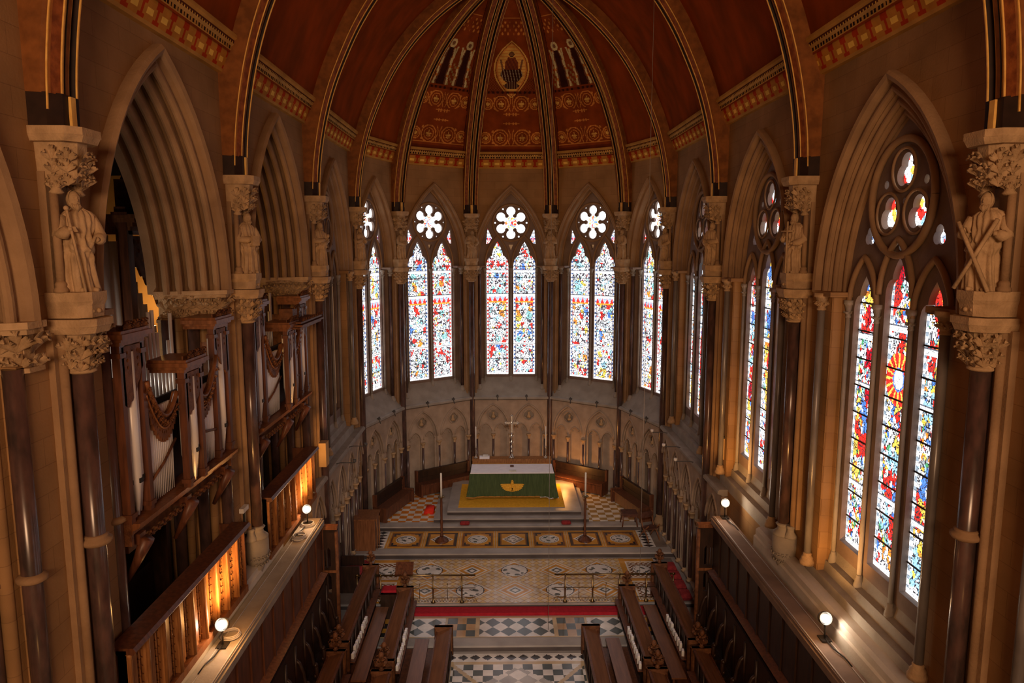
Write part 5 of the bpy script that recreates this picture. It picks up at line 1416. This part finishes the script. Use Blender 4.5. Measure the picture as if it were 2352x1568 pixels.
# iron candle brackets and conduit on the dado rail
for i, (s, y) in enumerate(((-1, 21.4), (-1, 19.7), (1, 22.9), (1, 21.2), (1, 19.7))):
    b = thing('rail_bracket', T3(s * 4.97, y, 3.53), ['dark iron bracket arm on the left stone rail, farther one', 'dark iron bracket arm on the left stone rail, nearer one', 'pale-tipped bracket arm on the right stone rail, farthest', 'pale-tipped bracket arm on the right stone rail, middle one', 'pale-tipped bracket arm on the right stone rail, nearest'][i], 'bracket', 'bracket arms on the stone rail')
    mb = MB(); mb.tube([(0, 0, 0), (-s * .12, 0, .03), (-s * .50, 0, .03)], .014, 6); am = mb.build('arm', ['iron_hook'], b)
    mb = MB(); mb.lathe([(.02, 0), (.05, .03), (.05, .09)], (-s * .50, 0, .03), 8); mb.build('cup', ['iron_hook' if s < 0 else 'wax'], am)
for k_, n_ in ((3, 'left'), (2, 'centre-left'), (1, 'centre-right')):
    pass
for i in range(5):
    for j, u in enumerate((-.55, .62)):
        mb = MB(); mb.box(u - .05, u + .05, -.06, .03, 3.50, 3.56); mb.tube([(u, -.02, 3.5), (u + .02, -.07, 3.36)], .02, 6); mb.ball((u, -.03, 3.58), .03, 0, 6)
        one(mb, 'rail_lamp', ['iron_hook'], 'small dark lamp fitting on the apse rail, %s arcade facet from the right, %s side' % (ORD[i], ['left', 'right'][j]), 'lamp', FA[i][0], 'small fittings along the apse rail')

# floodlights on the ledges
for i, p in enumerate(LAMPS):
    s = 1 if p[0] > 0 else -1
    f = thing('floodlight', T3(p[0], p[1], 3.26), ['lit floodlight on the left ledge, the farther one', 'lit floodlight on the left ledge, the nearer one', 'lit floodlight on the right ledge, the farther one', 'lit floodlight on the right ledge, the nearer one'][i], 'floodlight', 'floodlights on the wall ledges')
    mb = MB(); mb.box(-.08, .08, -.1, .1, 0, .02); mb.tube([(0, 0, .02), (0, .02, .26)], .015, 6); mb.build('stand', ['iron'], f)
    T = Matrix.Translation((-s * .05, 0, .24)) @ Matrix.Rotation(R(-30 if True else 0), 4, 'X')
    mb = MB(); mb.lathe([(.05, .0), (.10, .02), (.105, .12), (.10, .12), (.095, .03)], (0, 0, 0), 18, 0, True, 1, 1, Matrix.Translation((0, .10, .32)) @ Matrix.Rotation(R(70), 4, 'X')); mb.build('housing', ['iron'], f)
    mb = MB(); mb.ball((0, -.01, .355), .07, 0, 12); mb.build('bulb', ['bulb'], f)
    mb = MB(); mb.tube([(0, .0, .02), (-.0, -.35, .03), (.06 * s, -.55, .02), (.06 * s, -.8, .02)], .012, 6); mb.build('flex', ['iron'], f)
for i, y in enumerate((15.9, 15.2, 11.15)):
    mb = MB()
    for q in range(3): tube = [(math.cos(R(a)) * (.15 - .01 * q), math.sin(R(a)) * (.17 - .01 * q), .02 + .02 * q) for a in range(0, 361, 20)]; mb.tube(tube, .012, 6, 0, False)
    one(mb, 'cable_coil', ['cable'], ['coil of pale cable on the left ledge beside the farther floodlight', 'coil of pale cable on the left panelling ledge, second from the far end', 'small loop of cable on the left ledge beside the nearer floodlight'][i], 'cable', T3(-4.78, y, 3.255))
# loudspeakers / pale boards
mb = MB(); mb.box(-.09, .09, -.16, .16, 0, .62); one(mb, 'loudspeaker', ['plaster_warm'], 'pale column loudspeaker on the organ side pier by the far end of the gallery', 'loudspeaker', T3(-4.93, 18.2, 3.95))
mb = MB(); mb.box(-.04, .04, -.13, .13, 0, .55); mb.box(-.05, .06, -.15, .15, .55, .60, 1); one(mb, 'loudspeaker', ['plaster_warm', 'iron'], 'pale column loudspeaker in the right window jamb behind the far floodlight', 'loudspeaker', T3(5.22, 18.0, 4.15))
n_ = thing('notice_stand', T3(-5.0, 12.62, 4.6), 'small white sign on a short post above the organ gallery rail', 'sign')
mb = MB(); mb.box(-.02, .02, -.02, .02, -.2, .22); mb.build('post', ['iron'], n_)
mb = MB(); mb.box(-.04, .04, -.13, .13, .22, .30); mb.build('plate', ['paper'], n_)

# ------------------------------------------------------------------ organ gallery fronts
def gallery(mw, u0, u1, label):
    g = thing('gallery_balustrade', mw, label, 'balustrade', 'carved gallery fronts below the organ')
    n = max(3, int(round((u1 - u0) / .44))); d = (u1 - u0) / n; z0, z1 = 3.50, 4.58
    mb = MB(); mb.extr([(.16, z1), (-.12, z1 - .01), (-.15, z1 + .03), (-.12, z1 + .08), (.18, z1 + .085)], u0 - .03, u1 + .03); mb.build('handrail', ['wood'], g)
    mb = MB(); mb.box(u0, u1, -.06, .10, z0 - .12, z0); mb.build('sill_beam', ['wood_mid'], g)
    for k in range(n):
        a = u0 + k * d
        mb = MB(); mb.box(a + .03, a + d - .17, .02, .05, z0, z1); mb.box(a + .05, a + d - .19, .0, .02, z0 + .08, z1 - .08); mb.build('panel', ['wood_warm'], g)
        mb = MB(); mb.box(a - .03, a + .03, -.04, .08, z0 - .05, z1); mb.lathe([(.028, z0), (.028, z1 - .05), (.045, z1)], (a, -.05, 0), 8); mb.build('post', ['wood_warm'], g)
        mb = MB(); mb.box(a + d - .16, a + d - .04, .05, .07, z0, z1)
        for q in range(9): 
            zz = z0 + .05 + q * .115
            for sg in (-1, 1): leaf(mb, Matrix.Translation((a + d - .10, .04, zz)) @ Matrix.Rotation(sg * .8, 4, 'Z') @ Matrix.Rotation(sg * .7, 4, 'Y'), .10)
        mb.tube([(a + d - .10, .02, z0), (a + d - .10, .02, z1)], .012, 6); mb.build('carved_strip', ['wood_warm'], g)
    for ue in (u0 - .03, u1):
        mb = MB(); mb.box(ue, ue + .03, -.03, .5, z0, z1 + .05); mb.build('return_panel', ['wood'], g)
    return g
gallery(FL[1][0], -2.35, 1.72, 'carved wooden gallery front glowing amber below the near organ case')
gallery(FL[2][0], -2.30, 1.32, 'carved wooden gallery front glowing amber below the far organ case')

# ------------------------------------------------------------------ organ cases
def pipe(parent, u, v, z0, z1, r, foot=.28, mouth=True, n=10):
    mb = MB()
    mb.lathe([(r * .25, z0), (r * .9, z0 + foot), (r, z0 + foot + .01), (r, z1)], (u, v, 0), n)
    if mouth:
        mb.box(u - r * .55, u + r * .55, v - r * 1.05, v - r * .5, z0 + foot + .02, z0 + foot + .06 + r * .3, 1)
    return mb.build('organ_pipe', ['tin', 'iron'], parent)
def crest(mb, u0, u1, v, z, n, s=.12):
    for k in range(n):
        u = u0 + (u1 - u0) * (k + .5) / n
        for sg in (-1, 0, 1): leaf(mb, Matrix.Translation((u, v, z)) @ Matrix.Rotation(sg * .5, 4, 'Y'), s)
def shade(parent, u0, za, u1, zb, sag, v, depth=.28, name='pipe_shade'):
    """carved swag hanging between two towers, saw-toothed along its lower edge"""
    N = 28; top = []; bot = []
    for k in range(N + 1):
        t = k / N; u = u0 + (u1 - u0) * t; z = za + (zb - za) * t - sag * math.sin(math.pi * t) ** .9
        top.append((u, z)); bot.append((u, z - depth + (.045 if k % 2 else -.02)))
    holes = []
    for k in range(1, N, 2):
        t = k / N; u = u0 + (u1 - u0) * t; z = za + (zb - za) * t - sag * math.sin(math.pi * t) ** .9
        holes.append(circ(u, z - depth * .32, .028, 6)); holes.append(circ(u, z - depth * .66, .022, 6))
    sh = plate(name, top + bot[::-1], holes, v, v + .05, 'carved_wood', parent)
    mb = MB(); mb.tube([(u, v - .02, z) for u, z in top], .035, 7); mb.tube([(u, v - .01, z - depth * .5) for u, z in top], .014, 6); 
    for k in range(0, N, 2): leaf(mb, Matrix.Translation((top[k][0], v - .01, top[k][1] - .16)), .11)
    mb.build(name + '_moulding', ['wood_mid'], sh)
def tower_post(parent, u, v, z0, z1, wd=.05, carve=True):
    mb = MB(); mb.box(u - wd, u + wd, v - wd, v + wd, z0, z1)
    for z in (z0 + .1, z1 - .12): mb.box(u - wd * 1.4, u + wd * 1.4, v - wd * 1.4, v + wd * 1.4, z - .03, z + .03)
    mb.build('case_post', ['wood'], parent)
def tower_cap(parent, u, v, z, wd, dp):
    mb = MB()
    for k, (g, h0, h1) in enumerate(((0, 0, .05), (.04, .05, .09), (.08, .09, .15), (.05, .15, .19))): mb.box(u - wd - g, u + wd + g, v - g, v + dp, z + h0, z + h1)
    tc = mb.build('tower_cornice', ['wood_mid'], parent)
    mb = MB(); crest(mb, u - wd, u + wd, v, z + .19, max(2, int(wd / .08)), .15); mb.box(u - wd, u + wd, v + .01, v + .03, z + .17, z + .24); mb.build('cresting', ['carved_wood'], tc)
def organ_case(mw, label, ulo, umid, uhi, canopy=False):
    o = thing('organ_case', mw, label, 'organ', None); zb = 6.02
    mb = MB(); mb.extr([(.30, zb - .30), (.10, zb - .16), (.08, zb - .10), (.0, zb - .06), (-.02, zb), (.9, zb), (.9, zb - .1), (.4, zb - .30)], ulo - .28, uhi + .28); mb.build('base_shelf', ['wood_mid'], o)
    mb = MB()
    n = int((uhi - ulo) / .17)
    for k in range(n):
        u = ulo + (uhi - ulo) * (k + .5) / n; leaf(mb, Matrix.Translation((u, .22, zb - .44)), .17); mb.ball((u, .18, zb - .40), .03, 0, 6)
    mb.box(ulo, uhi, .30, .36, zb - .52, zb - .26); mb.build('carved_frieze', ['carved_wood'], o)
    for u in (ulo, umid, uhi):
        mb = MB(); mb.tube([(u, .35, zb - .9), (u, .20, zb - .62), (u, .05, zb - .30)], [.03, .06, .10], 8); mb.box(u - .08, u + .08, .1, .5, zb - .36, zb - .22); mb.build('bracket', ['wood'], o)
    tw = .26
    for (u, zt) in ((ulo, 8.30), (umid, 7.72), (uhi, 8.18)):
        v = .12 if u != umid else -.02
        for sg in (-1, 1): tower_post(o, u + sg * tw, v, zb, zt)
        tower_cap(o, u, v - .06, zt, tw + .05, .5)
        for q in (-1, 0, 1): pipe(o, u + q * .15, v + .06 - (.04 if q == 0 else 0), zb + .02, zt - .10, .066 if q else .078, .42, True, 12)
        N = 10; pts = [(u - tw, zt - .02), (u + tw, zt - .02), (u + tw, zt - .32)] + [(u + tw - 2 * tw * k / N, zt - .32 - (.34 if u == umid else .5) * math.sin(math.pi * k / N * .5 + (0 if u != uhi else 0)) * (1 if u == ulo else 1) + (.03 if k % 2 else 0)) for k in range(1, N)] + [(u - tw, zt - .75)]
        if u == uhi: pts = [(2 * u - x, z) for x, z in pts][::-1]
        hs = [circ(u + dx, zt - dz, .026, 6) for dx in (-.13, 0, .13) for dz in (.10, .2, .29)]
        plate('pipe_shade', pts, hs, v - .05, v - .02, 'carved_wood', o)
    v = .16
    for (a, b, za, zb2) in ((ulo + tw + .05, umid - tw - .05, 7.75, 7.45), (umid + tw + .05, uhi - tw - .05, 7.45, 7.75)):
        n = 15 if b - a > .6 else 9
        for k in range(n):
            t = (k + .5) / n; u = a + (b - a) * t; ft = .28 + .42 * (t if a < umid else 1 - t) 
            pipe(o, u, v, zb + .02, min(za, zb2) - .12, (b - a) / n * .46, ft, False, 8)
        mb = MB(); t0, t1 = (zb + .34, zb + .74) if a < umid else (zb + .70, zb + .50); mb.tube([(a, v - .05, t0), ((a + b) / 2, v - .06, (t0 + t1) / 2 - .03), (b, v - .05, t1)], .022, 6); mb.build('mouth_rail', ['carved_wood'], o)
        shade(o, a - .02, za, b + .02, zb2, .40, v - .08, .36)
    mb = MB(); mb.box(ulo - .3, uhi + .3, .36, .40, zb, 7.35); mb.build('back_board', ['wood_dark'], o)
    rr = random.Random(int(umid * 10) + 50)
    for k in range(9):
        u = umid + .1 + k * .12; pipe(o, u, .7, zb + .9, 7.7 + .9 * math.sin(k * .5 + .3) ** 2, .03, .1, False, 8)
    for u in (ulo - .26, uhi + .26):
        mb = MB(); mb.box(u - .03, u + .03, .1, .9, zb - .3, 7.9); mb.build('side_panel', ['carved_wood'], o)
    if canopy:
        mb = MB(); 
        for k, (g, h0, h1) in enumerate(((0, 0, .04), (.06, .06, .10), (.02, .12, .16))): mb.box(umid + .05 - g, uhi + .40 + g, -.25 - g, .4, 7.72 + h0, 7.72 + h1)
        crest(mb, umid, uhi + .35, -.28, 7.90, 9, .09); mb.box(umid + .2, umid + .55, -.05, .25, 7.9, 8.15); crest(mb, umid + .2, umid + .55, -.06, 8.15, 3, .12); mb.build('canopy', ['carved_wood'], o)
    return o
organ_case(FL[1][0], 'near organ case with silvery pipes in the first organ arch', -1.52, -.08, 1.42)
organ_case(FL[2][0], 'far organ case with a pinnacled canopy in the second organ arch', -1.95, -.30, 1.15, True)
# tall case and console deeper in the chamber
o = thing('organ_case', FL[1][0] @ Matrix.Translation((.45, 0, 0)), 'tall dark organ case with long pipes deep inside the first organ arch', 'organ')
for k, (u, r) in enumerate(((.75, .14), (1.08, .14), (1.40, .14), (1.70, .13))): pipe(o, u, 2.2, 5.6, 9.9 - .1 * k, r, .4, True, 14)
for k in range(9): pipe(o, 2.15 + k * .155, 2.2, 6.6, 9.3 - .22 * k, .068, .3, False, 10)
for u in (1.95, 3.62): tower_post(o, u, 2.05, 5.0, 10.2, .10)
mb = MB()
for k in range(5): mb.box(1.9 - .02 * k, 3.75 + .05 * k, 1.95 - .05 * k, 2.4, 9.72 + k * .07, 9.79 + k * .07)
mb.build('tower_cornice', ['wood_mid'], o)
mb = MB(); mb.box(2.2, 2.9, 1.9, 2.3, 10.1, 10.7); crest(mb, 2.0, 3.5, 1.9, 10.1, 7, .3); mb.lathe([(.25, 10.7), (.18, 10.9), (.05, 11.5), (.01, 11.8)], (2.55, 2.1, 0), 8); mb.build('spire', ['carved_wood'], o)
pts = [(2.05, 9.7), (3.55, 9.7), (3.55, 7.6)] + [(3.55 - 1.5 * k / 16, 7.6 + 2.0 * (k / 16) ** .8 - .3 * (k / 16) + (.06 if k % 2 else 0)) for k in range(1, 16)] + [(2.05, 9.3)]
hs = [circ(2.2 + .17 * i, 9.6 - .17 * j, .045, 6) for i in range(8) for j in range(10) if 9.6 - .17 * j > 7.85 + 1.75 * ((3.55 - (2.2 + .17 * i)) / 1.5) ** .8]
plate('pipe_shade', pts, hs, 2.02, 2.06, 'carved_wood', o)
c = thing('organ_console', FL[1][0], 'organ console with rows of pale stop knobs in the dark below the near organ case', 'console')
mb = MB(); mb.box(-1.9, .9, 1.15, 1.9, 3.3, 4.4); mb.box(-1.9, -1.75, .8, 1.9, 3.3, 5.4); mb.box(.8, .9, .9, 1.9, 3.3, 5.4); mb.box(-1.9, .9, 1.7, 1.8, 4.4, 5.4); mb.box(-1.9, .95, 1.0, 1.9, 5.35, 5.45); mb.build('body', ['wood_dark'], c)
mb = MB()
for i in range(6):
    for j in range(8): mb.lathe([(.022, 0), (.022, .02)], (0, 0, 0), 8, 0, True, 1, 1, Matrix.Translation((-.95 + i * .085, 1.28, 4.42 + j * .075)) @ Matrix.Rotation(R(90), 4, 'X'))
mb.build('stop_knobs', ['wax'], c)
mb = MB(); mb.box(-1.05, -.40, 1.29, 1.34, 4.38, 5.1); mb.build('stop_jamb', ['wood'], c)
for k in range(3):
    mb = MB(); mb.box(-1.6, -1.1, .95 + k * .1, 1.03 + k * .1, 4.3 + k * .07, 4.34 + k * .07); mb.build('keyboard', ['paper'], c)
for i, u in enumerate((.2, .9, 1.7)):
    pass
# tall dark pedal pipes standing under the cases
for i in range(4):
    mb = MB(); mb.lathe([(.02, 3.32), (.13, 3.75), (.13, 5.5)], (1.05 + i * .31, 1.35, 0), 12); one(mb, 'pedal_pipe', ['tin'], 'grey pedal pipe standing under the near organ case, %s from the left' % ORD[i], 'organ pipe', FL[1][0], 'grey pedal pipes under the near case')
for i in range(4):
    mb = MB(); mb.lathe([(.02, 3.32), (.12, 3.75), (.12, 5.5)], (.15 + i * .29, 1.25, 0), 12); one(mb, 'pedal_pipe', ['tin'], 'grey pedal pipe standing under the far organ case, %s from the left' % ORD[i], 'organ pipe', FL[2][0], 'grey pedal pipes under the far case')
ds = thing('organ_side_cabinet', FL[2][0], 'reddish panelled wooden cabinet below the far organ case', 'cabinet')
mb = MB(); mb.box(-1.9, -.7, .75, 1.5, 3.3, 5.25); mb.build('body', ['wood_mid'], ds)
for k in range(3):
    mb = MB(); mb.box(-1.82 + k * .37, -1.52 + k * .37, .71, .75, 3.5, 5.1); mb.build('panel', ['wood_mid'], ds)
